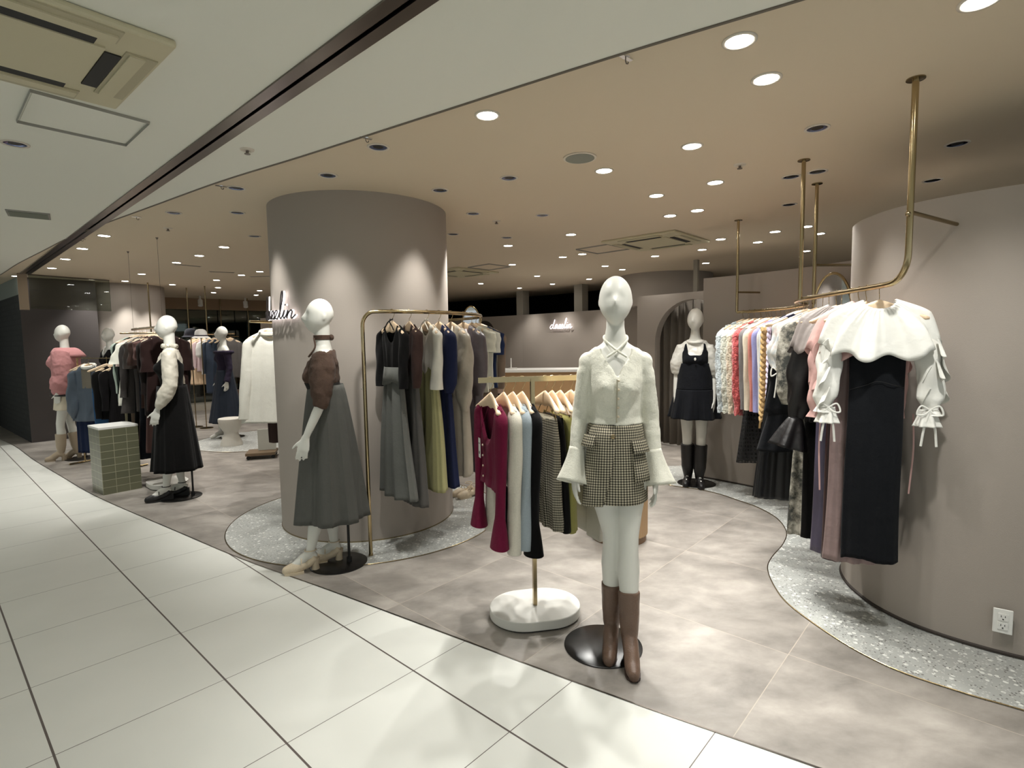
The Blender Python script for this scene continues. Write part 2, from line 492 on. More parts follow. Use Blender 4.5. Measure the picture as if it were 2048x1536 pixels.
_tex = {}
def clouds(scale, depth=2):
    k = (scale, depth)
    if k not in _tex:
        t = bpy.data.textures.new('cloud', 'CLOUDS'); t.noise_scale = scale; t.noise_depth = depth; _tex[k] = t
    return _tex[k]

def arc2(cx, cy, r, a0, a1, n):
    return [(cx + r * math.cos(math.radians(a0 + (a1 - a0) * i / n)), cy + r * math.sin(math.radians(a0 + (a1 - a0) * i / n))) for i in range(n + 1)]

def crom(pts, sub=6):
    """Catmull-Rom through 2-D or 3-D points"""
    P = [np.array(p, float) for p in pts]; P = [2 * P[0] - P[1]] + P + [2 * P[-1] - P[-2]]
    out = []
    for i in range(1, len(P) - 2):
        for k in range(sub):
            t = k / sub
            out.append(0.5 * ((2 * P[i]) + (-P[i - 1] + P[i + 1]) * t + (2 * P[i - 1] - 5 * P[i] + 4 * P[i + 1] - P[i + 2]) * t * t + (-P[i - 1] + 3 * P[i] - 3 * P[i + 1] + P[i + 2]) * t ** 3))
    out.append(P[-2])
    return [tuple(float(c) for c in p) for p in out]
# ---------------------------------------------------------------- floors and ceilings
EDGE = crom([(-15.5, 14.4), (-12.0, 11.65), (-9.4, 9.6), (-8.5, 8.9), (-7.58, 8.18), (-6.45, 7.2), (-5.32, 6.27), (-4.2, 5.36), (-2.74, 4.3), (-1.9, 3.7), (-1.2, 3.25), (-0.4, 2.72), (0.4, 2.19), (1.06, 1.78), (2.0, 1.18), (3.2, 0.4), (4.6, -0.5)], 5)
def shift(p, d):
    return (p[0] + E1[0] * d, p[1] + E1[1] * d)
def strip(name, z0, z1, d0, d1, mat, label):
    mb = MB()
    poly = [shift(p, d0) for p in EDGE] + [shift(p, d1) for p in EDGE][::-1]
    if d1 < d0:
        poly = poly[::-1]
    n = len(EDGE); b = 0
    A = [shift(p, d0) for p in EDGE]; Bq = [shift(p, d1) for p in EDGE]
    rows = [[(p[0], p[1], z1) for p in A], [(p[0], p[1], z1) for p in Bq]]
    rows2 = [[(p[0], p[1], z0) for p in A], [(p[0], p[1], z0) for p in Bq]]
    mb.grid(rows, flip=(d1 > d0)); mb.grid(rows2, flip=(d1 < d0))
    mb.grid([rows[0], rows2[0]]); mb.grid([rows[1], rows2[1]])
    o = mb.build(name, mat, smooth=False)
    return struct(o, label)
strip('floor', -0.05, 0.0, 0.0, 22, M_STONE, 'taupe stone slab floor of the shop')
strip('floor.001', -0.05, -0.001, 0.0, -9, M_TILE, 'white square tile floor of the mall passage')
strip('ceiling', CH, CH + 0.05, 0.0, 22, M_CEIL, 'beige painted ceiling of the shop')
strip('ceiling.001', CH - 0.006, CH + 0.05, 0.0, -9, M_CEIL2, 'pale greenish white ceiling of the mall passage')
mb = MB(); mb.grid([[(p[0] - E1[0] * 0.004, p[1] - E1[1] * 0.004, 0.0015) for p in EDGE], [(p[0] + E1[0] * 0.004, p[1] + E1[1] * 0.004, 0.0015) for p in EDGE]], flip=True)
struct(mb.build('trim_1', M_STEEL, smooth=False), 'thin metal strip between white tiles and stone floor')
mb = MB(); mb.tube([(p[0], p[1], CH - 0.008) for p in EDGE], 0.006, 6)
struct(mb.build('trim_2', plain('edge_shadow_bead', srgb(110, 100, 88), 0.6)), 'thin bead painted as a shadow line along the edge of the beige ceiling')  # dark bead colour stands in for the shadow at the ceiling step

def slab(name, poly, z, mat, label):
    mb = MB(); mb.prism(poly, z - 0.004, z, 0)
    o = mb.build(name, mat, smooth=False); return struct(o, label)
def rim(name, pts, closed, z=0.0045):
    mb = MB(); mb.tube([(x, y, z) for x, y in pts], 0.0035, 6, closed=closed)
    return struct(mb.build(name, M_BRASSD), 'thin metal rim of a terrazzo inlay')
CC, CR = (-1.27, 4.71), 0.725
ring = arc2(-1.265, 4.685, 1.14, 0, 360, 96)[:-1]
slab('floor_terrazzo', ring, 0.004, M_TERR, 'round grey terrazzo inlay around the big column'); rim('trim_3', ring, True)
ring = arc2(-3.95, 8.5, 1.0, 0, 360, 72)[:-1]
slab('floor_terrazzo.001', ring, 0.004, M_TERR, 'round terrazzo inlay under the white stool'); rim('trim_4', ring, True)
TE = crom([(3.3, 1.05), (2.6, 1.62), (2.03, 2.05), (1.87, 2.17), (1.7, 2.34), (1.6, 2.57), (1.54, 2.91), (1.56, 3.14), (1.64, 3.41), (1.76, 3.6), (1.95, 3.83), (2.1, 4.08), (2.18, 4.4), (2.15, 4.7), (2.06, 4.92), (1.98, 5.1), (1.83, 5.29), (1.6, 5.45), (1.46, 5.75), (1.55, 6.1), (1.8, 6.28)], 5)
poly = TE + [(2.6, 6.3), (4.2, 5.2), (4.2, 1.05)]
slab('floor_terrazzo.002', poly, 0.004, M_TERR, 'wavy grey terrazzo band along the curved right wall'); rim('trim_5', TE, False)

# ---------------------------------------------------------------- columns and walls
def cyl(name, c, r, z0, z1, mat, label, n=96):
    mb = MB(); mb.lathe((c[0], c[1], 0), [(r, z0), (r, z0 + 0.5), (r, z1)], n)
    return struct(mb.build(name, mat), label)
cyl('column', CC, CR, 0, CH, M_WALL, 'big round taupe column behind the grey skirt mannequin')
mb = MB(); mb.lathe((CC[0], CC[1], 0), [(CR + 0.004, 0.0), (CR + 0.004, 0.012)], 96); struct(mb.build('baseboard_column', M_BRASSD), 'thin metal strip at the foot of the big column')
cyl('column.001', (-7.2, 10.1), 0.7, 0, CH, M_WALL, 'pale round column at the far left behind the hanging rail')
cyl('column.002', (2.75, 9.75), 0.8, 2.05, CH, M_WALL, 'rounded bulkhead above the fitting room wall')

def wall(name, pts, z0, z1, th, mat, label, smooth=True, mb=None):
    """a wall along pts (left side faces the viewer) with real thickness th behind it"""
    P = [Vector((p[0], p[1])) for p in pts]; m = len(P); back = []
    for i in range(m):
        t = (P[min(m - 1, i + 1)] - P[max(0, i - 1)]).normalized()
        back.append(P[i] + Vector((-t.y, t.x)) * th)
    poly = [tuple(p) for p in P] + [tuple(p) for p in back[::-1]]
    own = mb is None
    mb = mb or MB(); mb.prism(poly, z0, z1)
    if own:
        return struct(mb.build(name, mat, smooth=smooth, edge=40), label)

# right: convex drum then a curved wall sweeping to the right edge
NW = crom([(3.35, 1.78), (2.8, 2.08), (2.345, 2.385), (2.17, 2.535), (2.055, 2.69), (2.0, 2.85), (1.99, 3.0), (2.02, 3.2), (2.11, 3.4), (2.27, 3.54), (2.5, 3.61), (2.75, 3.62)], 8)[::-1]
wall('wall_right', NW, 0, 2.16, 0.12, M_WALL, 'convex taupe partition wall at the right, behind the white ruffled blouse')
mb = MB(); mb.tube([(x - 0.0, y, 0.012) for x, y in NW], 0.01, 6); struct(mb.build('baseboard_right', plain('dark_gap', srgb(50, 42, 36), 0.7)), 'dark foot strip of the right partition')
FW = crom([(2.02, 5.74), (2.2, 5.55), (2.41, 5.3), (2.62, 4.98), (2.78, 4.6), (2.84, 4.2), (2.85, 3.9), (2.9, 3.7)], 6)
wall('wall_far_right', FW, 0, 2.12, 0.12, M_WALL, 'curved taupe partition behind the fuzzy cardigans')
mb = MB(); mb.tube([(x, y, 0.012) for x, y in FW], 0.008, 6); struct(mb.build('baseboard_far_right', plain('dark_gap', srgb(50, 42, 36), 0.7)), 'dark foot strip of the curved partition')

# fitting room wall with an arch, along the building's axis
A0 = Vector((1.78, 7.70)); AD = Vector((0.63, -0.776)).normalized(); AL = 1.75
mb = MB()
aw, a0, ah = 0.56, 0.30, 2.0       # opening: start along wall, half width, crown height
def wpt(s, z, back=0):
    n = Vector((-AD.y, AD.x)) * back
    p = A0 + AD * s + n
    return (p.x, p.y, z)
cxs = a0 + aw; spring = ah - aw
arch = [(a0, 0.0), (a0, spring)] + [(cxs - aw * math.cos(t * PI / 24), spring + aw * math.sin(t * PI / 24)) for t in range(1, 24)] + [(a0 + 2 * aw, spring), (a0 + 2 * aw, 0.0)]
topz = 2.09
for k, q in ((0.0, False), (0.12, True)):
    mb.grid([[wpt(0, 0, k), wpt(0, topz, k)], [wpt(a0, 0, k), wpt(a0, topz, k)]], flip=not q)
    rows_a = [wpt(s, z, k) for s, z in arch[1:-1]]; rows_t = [wpt(s, topz, k) for s, z in arch[1:-1]]
    mb.grid([rows_a, rows_t], flip=q)
    mb.grid([[wpt(a0 + 2 * aw, 0, k), wpt(a0 + 2 * aw, topz, k)], [wpt(AL, 0, k), wpt(AL, topz, k)]], flip=not q)
mb.grid([[wpt(s, z, 0) for s, z in arch], [wpt(s, z, 0.12) for s, z in arch]])
mb.grid([[wpt(0, topz, 0), wpt(AL, topz, 0)], [wpt(0, topz, 0.12), wpt(AL, topz, 0.12)]], flip=True)
mb.grid([[wpt(0, 0, 0), wpt(0, topz, 0)], [wpt(0, 0, 0.12), wpt(0, topz, 0.12)]])
struct(mb.build('wall_fitting_room', M_WALL, smooth=False), 'taupe fitting room wall with an arched opening')
# curtain in the arch
mb = MB(); rows = []
for z in (0.03, 0.7, 1.4, 2.06):
    rows.append([(*(A0 + AD * (a0 - 0.06 + (2 * aw + 0.12) * i / 160) + Vector((-AD.y, AD.x)) * (0.2 + 0.03 * math.sin(i * 0.42) + 0.012 * math.sin(i * 0.17 + z))), z) for i in range(161)])
mb.grid(rows)
c = mb.build('curtain', cloth('curtain', 104, 98, 90, 'woven')); mod(c, 'SOLIDIFY', thickness=0.004)
tag(c, 'grey brown curtain hanging in the fitting room arch', 'curtain')

# back wall with the sign, in two planes, dark void above it up to the ceiling
BW = [(-6.0, 16.4), (-1.5, 13.6), (0.25, 12.15), (1.5, 10.75), (2.3, 9.85)]
wall('wall_back', BW, 0, 2.06, 0.15, M_WALL, 'taupe back wall carrying the small lit sign', smooth=False)
wall('wall_void', [(-3.4, 16.6), (-1.0, 15.0), (1.2, 13.3), (3.3, 10.9), (6.0, 7.3), (6.3, 2.0)], 0, CH, 0.15, M_VOID, 'unlit dark wall far behind the partitions', smooth=False)
for (x, y) in ((0.27, 12.32), (1.42, 11.05)):
    mb = MB(); mb.box((x, y, 2.33), (0.2, 0.2, 0.54), 0.8); struct(mb.build('trim_post', plain('grey_post', srgb(150, 144, 132), 0.7), smooth=False), 'pale grey post in the dark gap above the back wall')
mb = MB(); mb.box((2.64, 7.8, 2.33), (0.06, 0.06, 0.54), 0.8); struct(mb.build('trim_post', MATS['grey_post'], smooth=False), 'slim taupe post in the gap above the curved partition')
wall('wall_bulkhead', [(1.75, 10.05), (2.25, 9.15)], 2.04, CH, 0.2, M_WALL, 'taupe bulkhead above the fitting room', smooth=False)
# doorway niche in the back wall (left)
dv = (Vector((0.25, 12.15)) - Vector((-1.5, 13.6))).normalized()
mb = MB(); dp = Vector((-0.62, 12.87)) - Vector((-dv.y, dv.x)) * 0.012
prof = [(-0.34, 0), (-0.34, 1.55)] + [(-0.34 * math.cos(t * PI / 14), 1.55 + 0.42 * math.sin(t * PI / 14)) for t in range(1, 14)] + [(0.34, 1.55), (0.34, 0)]
f1 = [(*(dp + dv * s), z) for s, z in prof]; f2 = [(*(dp + dv * s + Vector((-dv.y, dv.x)) * 0.02), z) for s, z in prof]
b = len(mb.v); mb.v += f1; mb.cap(b, len(f1)); mb.grid([f1, f2])
struct(mb.build('door_1', plain('niche_dark', srgb(58, 50, 45), 0.8), smooth=False), 'dark arched doorway in the back wall')

# left side: dark wall, brick wall, escalator hall glazing
wall('wall_left', [(-7.62, 8.5), (-7.3, 8.86), (-6.97, 9.22), (-7.25, 9.5)], 0, CH, 0.12, M_DARKWALL, 'dark grey wall behind the pink hoodie mannequin', smooth=False)
M_BRICK = mat_brick_node('dark_brick', srgb(26, 27, 24), srgb(15, 16, 14), srgb(8, 8, 8), 0.24, 0.085, 0.014, 0.85)
wall('wall_brick', [(-14.5, 13.6), (-10.5, 10.9), (-7.62, 8.5)], 0, 2.33, 0.12, M_BRICK, 'dark brick wall at the far left edge', smooth=False)
wall('wall_over_brick', [(-14.5, 13.6), (-10.5, 10.9), (-7.62, 8.5)], 2.33, CH, 0.12, plain('corridor_soffit', srgb(120, 126, 118), 0.8), 'grey green soffit above the dark brick wall', smooth=False)
mb = MB(); mb.box((-7.32, 8.72, 0.02), (0.02, 0.5, 0.03), 0.76); struct(mb.build('baseboard_left', M_WHITE, smooth=False), 'pale strip at the foot of the dark wall')
# glazed shopfront far left with beam above, platform below
G0, GD = Vector((-9.4, 11.15)), Vector((0.75, 0.661))
def gp(s, n=0.0):
    p = G0 + GD * s + Vector((-GD.y, GD.x)) * n
    return (p.x, p.y)
wall('wall_beam', [gp(0), gp(8.6)], 2.34, CH, 0.2, plain('beam_paint', srgb(150, 128, 104), 0.8), 'beige beam above the far shop window', smooth=False)
mb = MB()
mb.prism([gp(0, -0.55), gp(8.6, -0.55), gp(8.6, 0.25), gp(0, 0.25)], 0, 0.13)
struct(mb.build('floor_platform', plain('platform', srgb(188, 182, 168), 0.6), smooth=False), 'low pale platform under the far shop window')
M_WGLASS = mat_glass('window_glass', (0.62, 0.75, 0.70, 1), 0.05)
wn = bpy.data.objects.new('window_1', None); COL.objects.link(wn); struct(wn, 'tall glass shop window at the far left')
for k in range(5):
    mb = MB(); mb.prism([gp(k * 1.9 + 0.02, 0.10), gp(k * 1.9 + 1.88, 0.10), gp(k * 1.9 + 1.88, 0.112), gp(k * 1.9 + 0.02, 0.112)], 0.13, 2.34)
    mb.build('window_pane', M_WGLASS, wn, smooth=False)
    mb = MB(); mb.box((*gp(k * 1.9, 0.106), 1.235), (0.02, 0.03, 2.21), math.atan2(GD.y, GD.x)); mb.build('window_mullion', M_STEEL, wn, smooth=False)
wall('wall_atrium', [gp(-1.5, 4.5), gp(9.6, 4.5)], -0.05, 3.2, 0.2, plain('atrium_dark', srgb(24, 32, 28), 0.8), 'dark wall across the escalator hall', smooth=False)
wall('wall_atrium.001', [gp(-1.5, 0.1), gp(-1.5, 4.5)], -0.05, 3.2, 0.2, M_VOID, 'dark side wall of the escalator hall', smooth=False)
mb = MB(); mb.prism([gp(-1.5, 0.26), gp(9.6, 0.26), gp(9.6, 4.5), gp(-1.5, 4.5)], -0.05, 0.0); struct(mb.build('floor_atrium', plain('atrium_floor', srgb(46, 58, 52), 0.4), smooth=False), 'dark green grey floor of the escalator hall')
esc = thing('escalator', 'dim blue sided escalator rising behind the far shop window', 'escalator', (*gp(4.3, 2.4), 0), math.atan2(GD.y, GD.x))
mb = MB()
for yy in (-0.55, 0.55):
    mb.grid([[(-3.4, yy, 1.95), (3.2, yy, -0.0)], [(-3.4, yy + 0.06, 1.95), (3.2, yy + 0.06, 0.0)], [(-3.4, yy + 0.06, 2.5), (3.2, yy + 0.06, 0.75)], [(-3.4, yy, 2.5), (3.2, yy, 0.75)], [(-3.4, yy, 1.95), (3.2, yy, 0.0)]])
mb.build('side_panel', plain('escalator_side', srgb(78, 104, 108), 0.4), esc, smooth=False)
mb = MB(); mb.box((1.2, -0.2, 0.62), (1.5, 0.5, 1.24)); mb.build('base', plain('escalator_blue', srgb(28, 66, 138), 0.5), esc, smooth=False)
mb = MB()
for k in range(18):
    t = k / 17; mb.box((-3.3 + 6.4 * t, 0.03, 2.0 - 1.93 * t), (0.3, 1.0, 0.1))
mb.build('steps', M_BLACKM, esc, smooth=False)
# pale partition beyond the column
wall('wall_partition', [(-5.05, 11.0), (-3.8, 10.3)], 0, 2.02, 0.1, M_WALL, 'pale partition seen left of the big column', smooth=False)

# black track slot with shutter rail across the passage ceiling
mb = MB()
t0, t1 = Vector((0.75, 0.84)), Vector((-7.15, 8.1)); td = (t1 - t0).normalized(); tn = Vector((-td.y, td.x)); ta = math.atan2(td.y, td.x)
mid = (t0 + t1) / 2; ln = (t1 - t0).length
mb.box((mid.x + tn.x * 0.028, mid.y + tn.y * 0.028, CH - 0.008), (ln, 0.05, 0.012), ta)
mb.box((mid.x - tn.x * 0.04, mid.y - tn.y * 0.04, CH - 0.008), (ln, 0.05, 0.012), ta)
mb.box((mid.x, mid.y, CH - 0.004), (ln, 0.03, 0.004), ta, 1)
struct(mb.build('trim_track', [M_STEEL, M_BLACKM], smooth=False), 'brushed steel shutter track crossing the passage ceiling')

# smoke barrier: hanging glass sheet with a metal post
M_SGLASS = mat_glass('smoke_glass', (0.72, 0.76, 0.72, 1), 0.02)
sb = thing('smoke_barrier', 'hanging glass smoke barrier with a metal post below the ceiling at the far left', 'smoke barrier', (-7.22, 8.13, 0))
a = Vector((0.55, 0.92)); an = math.atan2(a.y, a.x)
mb = MB(); mb.box((a.x * 0.56, a.y * 0.56, 2.335), (1.05, 0.01, 0.5), an); mb.build('glass_sheet', M_SGLASS, sb, smooth=False)
mb = MB(); mb.box((0, 0, 2.33), (0.11, 0.11, 0.53), 0.75); mb.build('post', plain('post_metal', srgb(150, 132, 112), 0.35, 0.6), sb, smooth=False)
mb = MB(); mb.box((a.x * 0.56, a.y * 0.56, 2.59), (1.05, 0.02, 0.014), an); mb.build('top_channel', M_STEEL, sb, smooth=False)

# wall outlet on the right wall
ou = thing('wall_outlet', 'white double wall outlet low on the curved right wall', 'outlet', (2.262, 2.420, 0.175), -0.62)
mb = MB(); mb.box((0, -0.003, 0), (0.07, 0.008, 0.115)); o = mb.build('cover_plate', M_WHITE, ou, smooth=False); mod(o, 'BEVEL', width=0.002)
for dz in (-0.021, 0.021):
    mb = MB(); mb.box((0, -0.0085, dz), (0.036, 0.004, 0.032)); mb.box((-0.007, -0.011, dz + 0.004), (0.002, 0.002, 0.009), mi=1); mb.box((0.007, -0.011, dz + 0.004), (0.002, 0.002, 0.007), mi=1); mb.box((0, -0.011, dz - 0.009), (0.005, 0.002, 0.005), mi=1)
    mb.build('socket', [M_WHITE, M_BLACKM], ou, smooth=False)
ou2 = MB(); ou2.box((-7.245, 8.83, 0.30), (0.05, 0.012, 0.09), 0.80); tag(ou2.build('wall_outlet', M_WHITE, smooth=False), 'small white outlet on the dark wall behind the pink hoodie', 'outlet')

# ---------------------------------------------------------------- ceiling fittings
def m_trim():
    mb = MB(); n = 28
    pr = [(0.062, 0.0), (0.062, -0.004), (0.05, -0.005), (0.048, 0.004)]
    mb.grid([[(r * math.cos(2 * PI * k / n), r * math.sin(2 * PI * k / n), z) for k in range(n)] for r, z in pr], True)
    return mb.mesh('trim_ring', plain('white_trim', srgb(214, 205, 190), 0.5))
def m_disc(r, z, mat, name):
    mb = MB(); n = 24; b = len(mb.v)
    mb.v += [(r * math.cos(-2 * PI * k / n), r * math.sin(-2 * PI * k / n), z) for k in range(n)]; mb.cap(b, n)
    return mb.mesh(name, mat, False)
ME_TRIM = m_trim(); ME_LAMP = m_disc(0.049, -0.002, M_LAMP, 'lamp_disc')
def m_refl():
    mb = MB(); n = 24
    pr = [(0.049, -0.002), (0.03, -0.0012), (0.0285, -0.0008)]
    mb.grid([[(r * math.cos(2 * PI * k / n), r * math.sin(2 * PI * k / n), z) for k in range(n)] for r, z in pr], True)
    b = len(mb.v); mb.v += [(0.0285 * math.cos(-2 * PI * k / n), 0.0285 * math.sin(-2 * PI * k / n), -0.001) for k in range(n)]; mb.cap(b, n, mi=1)
    return mb.mesh('reflector', [M_REFL, M_BLACK])
ME_REFL = m_refl()
ORD = ['first', 'second', 'third', 'fourth', 'fifth', 'sixth', 'seventh', 'eighth', 'ninth', 'tenth', 'eleventh', 'twelfth']
def lights(pts, lit, what, where, group, z=CH):
    L = sorted(pts, key=lambda p: p[0] / p[1])
    for i, (x, y) in enumerate(L):
        lab = '%s, %s from left of %s' % (what, ORD[i], where) if len(L) > 1 else what + ', ' + where
        t = thing('downlight', lab, 'downlight', (x, y, z - 0.0005), 0, group)
        inst(ME_TRIM, 'trim_ring', t)
        inst(ME_LAMP if lit else ME_REFL, 'lamp' if lit else 'reflector', t)
G = 'lit downlights in the beige ceiling'
lights(LIT_FRONT[:2], 1, 'glowing ceiling downlight', 'two biggest at top right', G)
lights([LIT_FRONT[2]], 1, 'glowing downlight', 'alone in the beige ceiling right of the big column', G)
lights(LIT_FRONT[3:7], 1, 'glowing ceiling downlight', 'four above the checked skirt mannequin', G)
lights(LIT_FRONT[7:9] + [LIT_FRONT[9]], 1, 'glowing ceiling downlight', 'three just in front of the air conditioner', G)
lights(LIT_MID[:5], 1, 'glowing ceiling downlight', 'five between column and air conditioner', G)
lights(LIT_MID[5:8], 1, 'glowing ceiling downlight', 'three just behind the air conditioner', G)
lights(LIT_MID[8:], 1, 'small glowing downlight', 'four above the back wall', G)
lights(LIT_RIGHT, 1, 'small glowing downlight', 'eight between air conditioner and right partition', G)
lights(LIT_LEFT[:4], 1, 'glowing ceiling downlight', 'row of four beside the steel track', G)
lights(LIT_LEFT[4:], 1, 'small glowing downlight', 'three in front of the far pale column', G)
lights(LIT_LEFT2, 1, 'glowing ceiling downlight', 'six left of the big column', G)
lights(LIT_FAR, 1, 'small glowing downlight', 'five near the far window beam', G)
lights([(-7.56, 8.41), (-7.83, 8.85)], 1, 'small glowing downlight', 'two by the smoke barrier post', G)
lights([(1.56, 1.88)], 1, 'glowing downlight', 'cut by the top right edge of the picture', G)
G = 'aimed dark downlights in the beige ceiling'
lights(AIMED[:4], 0, 'dark blue tinted downlight', 'four in front of the big column', G)
lights(AIMED[4:7], 0, 'dark blue tinted downlight', 'three right of the big column top', G)
lights(AIMED[7:], 0, 'dark blue tinted downlight', 'three left of the big column top', G)
lights(AIMED_R, 0, 'pale blue tinted downlight', 'six around the brass ceiling poles', G)
lights([(-0.58, 5.66), (-0.03, 5.89)], 0, 'small dark downlight', 'two low behind the big column', G)
lights([(-2.63, 2.99)], 0, 'chrome downlight', 'unlit in the pale passage ceiling', 'passage downlights', CH - 0.006)

sp = thing('ceiling_speaker', 'round grey speaker grille flush in the beige ceiling', 'speaker', (0.43, 3.37, CH))
mb = MB(); mb.lathe((0, 0, 0), [(0.1, -0.001), (0.1, -0.006), (0.088, -0.007)], 40); mb.build('rim', MATS['white_trim'], sp)
mb = MB(); mb.lathe((0, 0, 0), [(0.087, -0.0072), (0.087, -0.009)], 40); mb.build('grille', plain('speaker_grey', srgb(140, 142, 132), 0.8, bump=0.5, bscale=400), sp)
def sprinkler(x, y, label, z=CH):
    t = thing('sprinkler', label, 'sprinkler', (x, y, z), 0, 'ceiling sprinkler heads')
    mb = MB(); mb.lathe((0, 0, 0), [(0.038, 0), (0.036, -0.006), (0.02, -0.008)], 20); mb.build('rosette', MATS['white_trim'], t)
    mb = MB(); mb.lathe((0, 0, 0), [(0.008, -0.008), (0.008, -0.022), (0.016, -0.024), (0.016, -0.027)], 12); mb.build('nozzle', M_STEEL, t)
sprinkler(1.47, 3.55, 'small sprinkler in beige ceiling left of the brass poles')
sprinkler(-0.12, 5.08, 'small sprinkler in beige ceiling right of the big column')
sprinkler(-3.19, 5.17, 'small sprinkler in beige ceiling near the white ceiling edge')
sprinkler(-1.46, 3.13, 'small cream sprinkler in the pale passage ceiling', CH - 0.006)
for (x, y), w_ in zip([(0.46, 2.2), (-0.76, 2.99), (-1.98, 3.83), (-3.16, 4.7), (-4.34, 5.6)], ['nearest the camera', 'above the neon sign column', 'left of the big column', 'nearer of two small ones at left', 'smallest, beside the steel track']):
    t = thing('ceiling_hook', 'small metal hook on the ceiling edge, ' + w_, 'hook', (x, y, CH), 0.7, 'hooks along the ceiling edge')
    mb = MB(); mb.lathe((0, 0, 0), [(0.016, 0), (0.016, -0.004)], 16); mb.box((0, 0, -0.004), (0.07, 0.018, 0.006)); mb.build('plate', M_CHROME, t)
    mb = MB(); mb.tube([(0, 0, -0.004), (0, 0, -0.018), (0.006, 0, -0.026), (0.014, 0, -0.024), (0.017, 0, -0.016)], 0.0025, 6); mb.build('hook_arm', M_STEEL, t)

def cassette(cx, cy, ang, size, label, z=CH, flaps=True):
    t = thing('air_conditioner', label, 'air conditioner', (cx, cy, z), ang)
    h = size / 2
    mb = MB(); mb.box((0, 0, -0.012), (size, size, 0.024)); o = mb.build('frame', M_PLASTIC, t, smooth=False); mod(o, 'BEVEL', width=0.008, segments=2)
    mb = MB(); mb.box((0, 0, -0.028), (size * 0.58, size * 0.58, 0.01)); o = mb.build('intake_panel', M_PLASTIC, t, smooth=False); mod(o, 'BEVEL', width=0.004)
    for k in range(4):
        a_ = k * PI / 2; r = size * 0.33
        mb = MB(); mb.box((math.cos(a_) * r, math.sin(a_) * r, -0.026), (0.05, size * 0.46, 0.006), a_); mb.build('air_slot', M_BLACKM, t, smooth=False)
        mb = MB(); r = size * 0.425
        mb.box((math.cos(a_) * r, math.sin(a_) * r, -0.026), (0.085, size * 0.56, 0.006), a_); mb.box((math.cos(a_) * (r + 0.006), math.sin(a_) * (r + 0.006), -0.031), (0.03, size * 0.54, 0.004), a_, 1)
        mb.build('flap', [M_PLASTD, M_PLASTIC], t, smooth=False)
AX = math.atan2(E2[1], E2[0])
cassette(1.645, 6.22, AX, 0.88, 'square ceiling air conditioner behind the lit downlights')
cassette(-0.80, 8.75, AX, 0.88, 'square ceiling air conditioner half hidden behind the big column')
# the big one over the passage (seen from below, cut by the frame)
t = thing('air_conditioner', 'large cream ceiling air conditioner at the top left corner', 'air conditioner', (-1.72, 1.99, CH - 0.006), math.atan2(0.653, -0.757))
def access(pts, label, mat, z=CH):
    cx = sum(p[0] for p in pts) / 4; cy = sum(p[1] for p in pts) / 4
    t = thing('access_panel', label, 'access panel', (cx, cy, z))
    mb = MB(); P = [Vector((p[0] - cx, p[1] - cy, -0.002)) for p in pts]
    mb.tube([*P], 0.012, 4, closed=True, flat=0.2); mb.build('frame', plain('panel_frame_grey', srgb(150, 148, 140), 0.4), t)
    mb = MB(); mb.prism([(p.x * 0.955, p.y * 0.955) for p in P], -0.003, -0.0005); mb.build('panel', mat, t, smooth=False)
access([(-2.01, 2.38), (-1.74, 2.73), (-2.06, 3.02), (-2.35, 2.69)], 'square access panel with grey frame in the pale passage ceiling', M_CEIL2, CH - 0.006)
access([(0.8, 6.7), (1.13, 6.37), (1.46, 6.72), (1.12, 7.05)], 'thin framed access panel beside the ceiling air conditioner', M_CEIL)
access([(-0.63, 8.17), (-0.30, 7.84), (-0.0, 8.17), (-0.33, 8.5)], 'thin framed access panel right of the big column', M_CEIL)
for (x, y, a_, w_) in ((-4.42, 7.55, 0.9, 'leftmost of three'), (-4.35, 8.3, 0.55, 'middle of three'), (-4.05, 8.9, -0.05, 'rightmost of three')):
    tv = thing('slot_vent', 'thin dark slot vent in the beige ceiling left of the column, ' + w_, 'vent', (x, y, CH), a_, 'slot vents in the beige ceiling')
    mb = MB(); mb.box((0, 0, -0.003), (0.34, 0.05, 0.006)); mb.build('frame', MATS['white_trim'], tv, smooth=False)
    mb = MB(); mb.box((0, 0, -0.007), (0.32, 0.028, 0.003)); mb.build('slot', M_BLACKM, tv, smooth=False)
t2 = thing('air_vent', 'small rectangular grey vent in the pale passage ceiling', 'vent', (-3.93, 4.54, CH - 0.006), math.atan2(0.16, 0.2))
mb = MB(); mb.box((0, 0, -0.004), (0.27, 0.26, 0.008)); mb.build('frame', plain('panel_frame_grey', srgb(150, 148, 140), 0.4), t2, smooth=False)
mb = MB(); mb.box((0, 0, -0.009), (0.24, 0.22, 0.004)); mb.build('filter', plain('vent_green', srgb(116, 120, 108), 0.8), t2, smooth=False)
# cassette over the passage, axis e1/e2: corner (-1.17,2.03), next corner (-1.75,2.53)
S_ = 0.77
mb = MB(); mb.box((0, 0, -0.014), (S_, S_, 0.028)); o = mb.build('frame', M_PLASTIC, t, smooth=False); mod(o, 'BEVEL', width=0.01, segments=2)
mb = MB(); mb.box((0, 0, -0.031), (S_ * 0.55, S_ * 0.55, 0.008)); mb.build('intake_panel', M_PLASTIC, t, smooth=False)
for k in range(4):
    a_ = k * PI / 2; r = S_ * 0.315
    mb = MB(); mb.box((math.cos(a_) * r, math.sin(a_) * r, -0.03), (0.05, S_ * 0.46, 0.006), a_); mb.build('air_slot', M_BLACKM, t, smooth=False)
    r = S_ * 0.415
    mb = MB(); mb.box((math.cos(a_) * r, math.sin(a_) * r, -0.03), (0.10, S_ * 0.6, 0.006), a_, 0); mb.box((math.cos(a_) * (r - 0.012), math.sin(a_) * (r - 0.012), -0.036), (0.05, S_ * 0.58, 0.006), a_, 1)
    mb.build('flap', [M_PLASTD, M_PLASTIC], t, smooth=False)
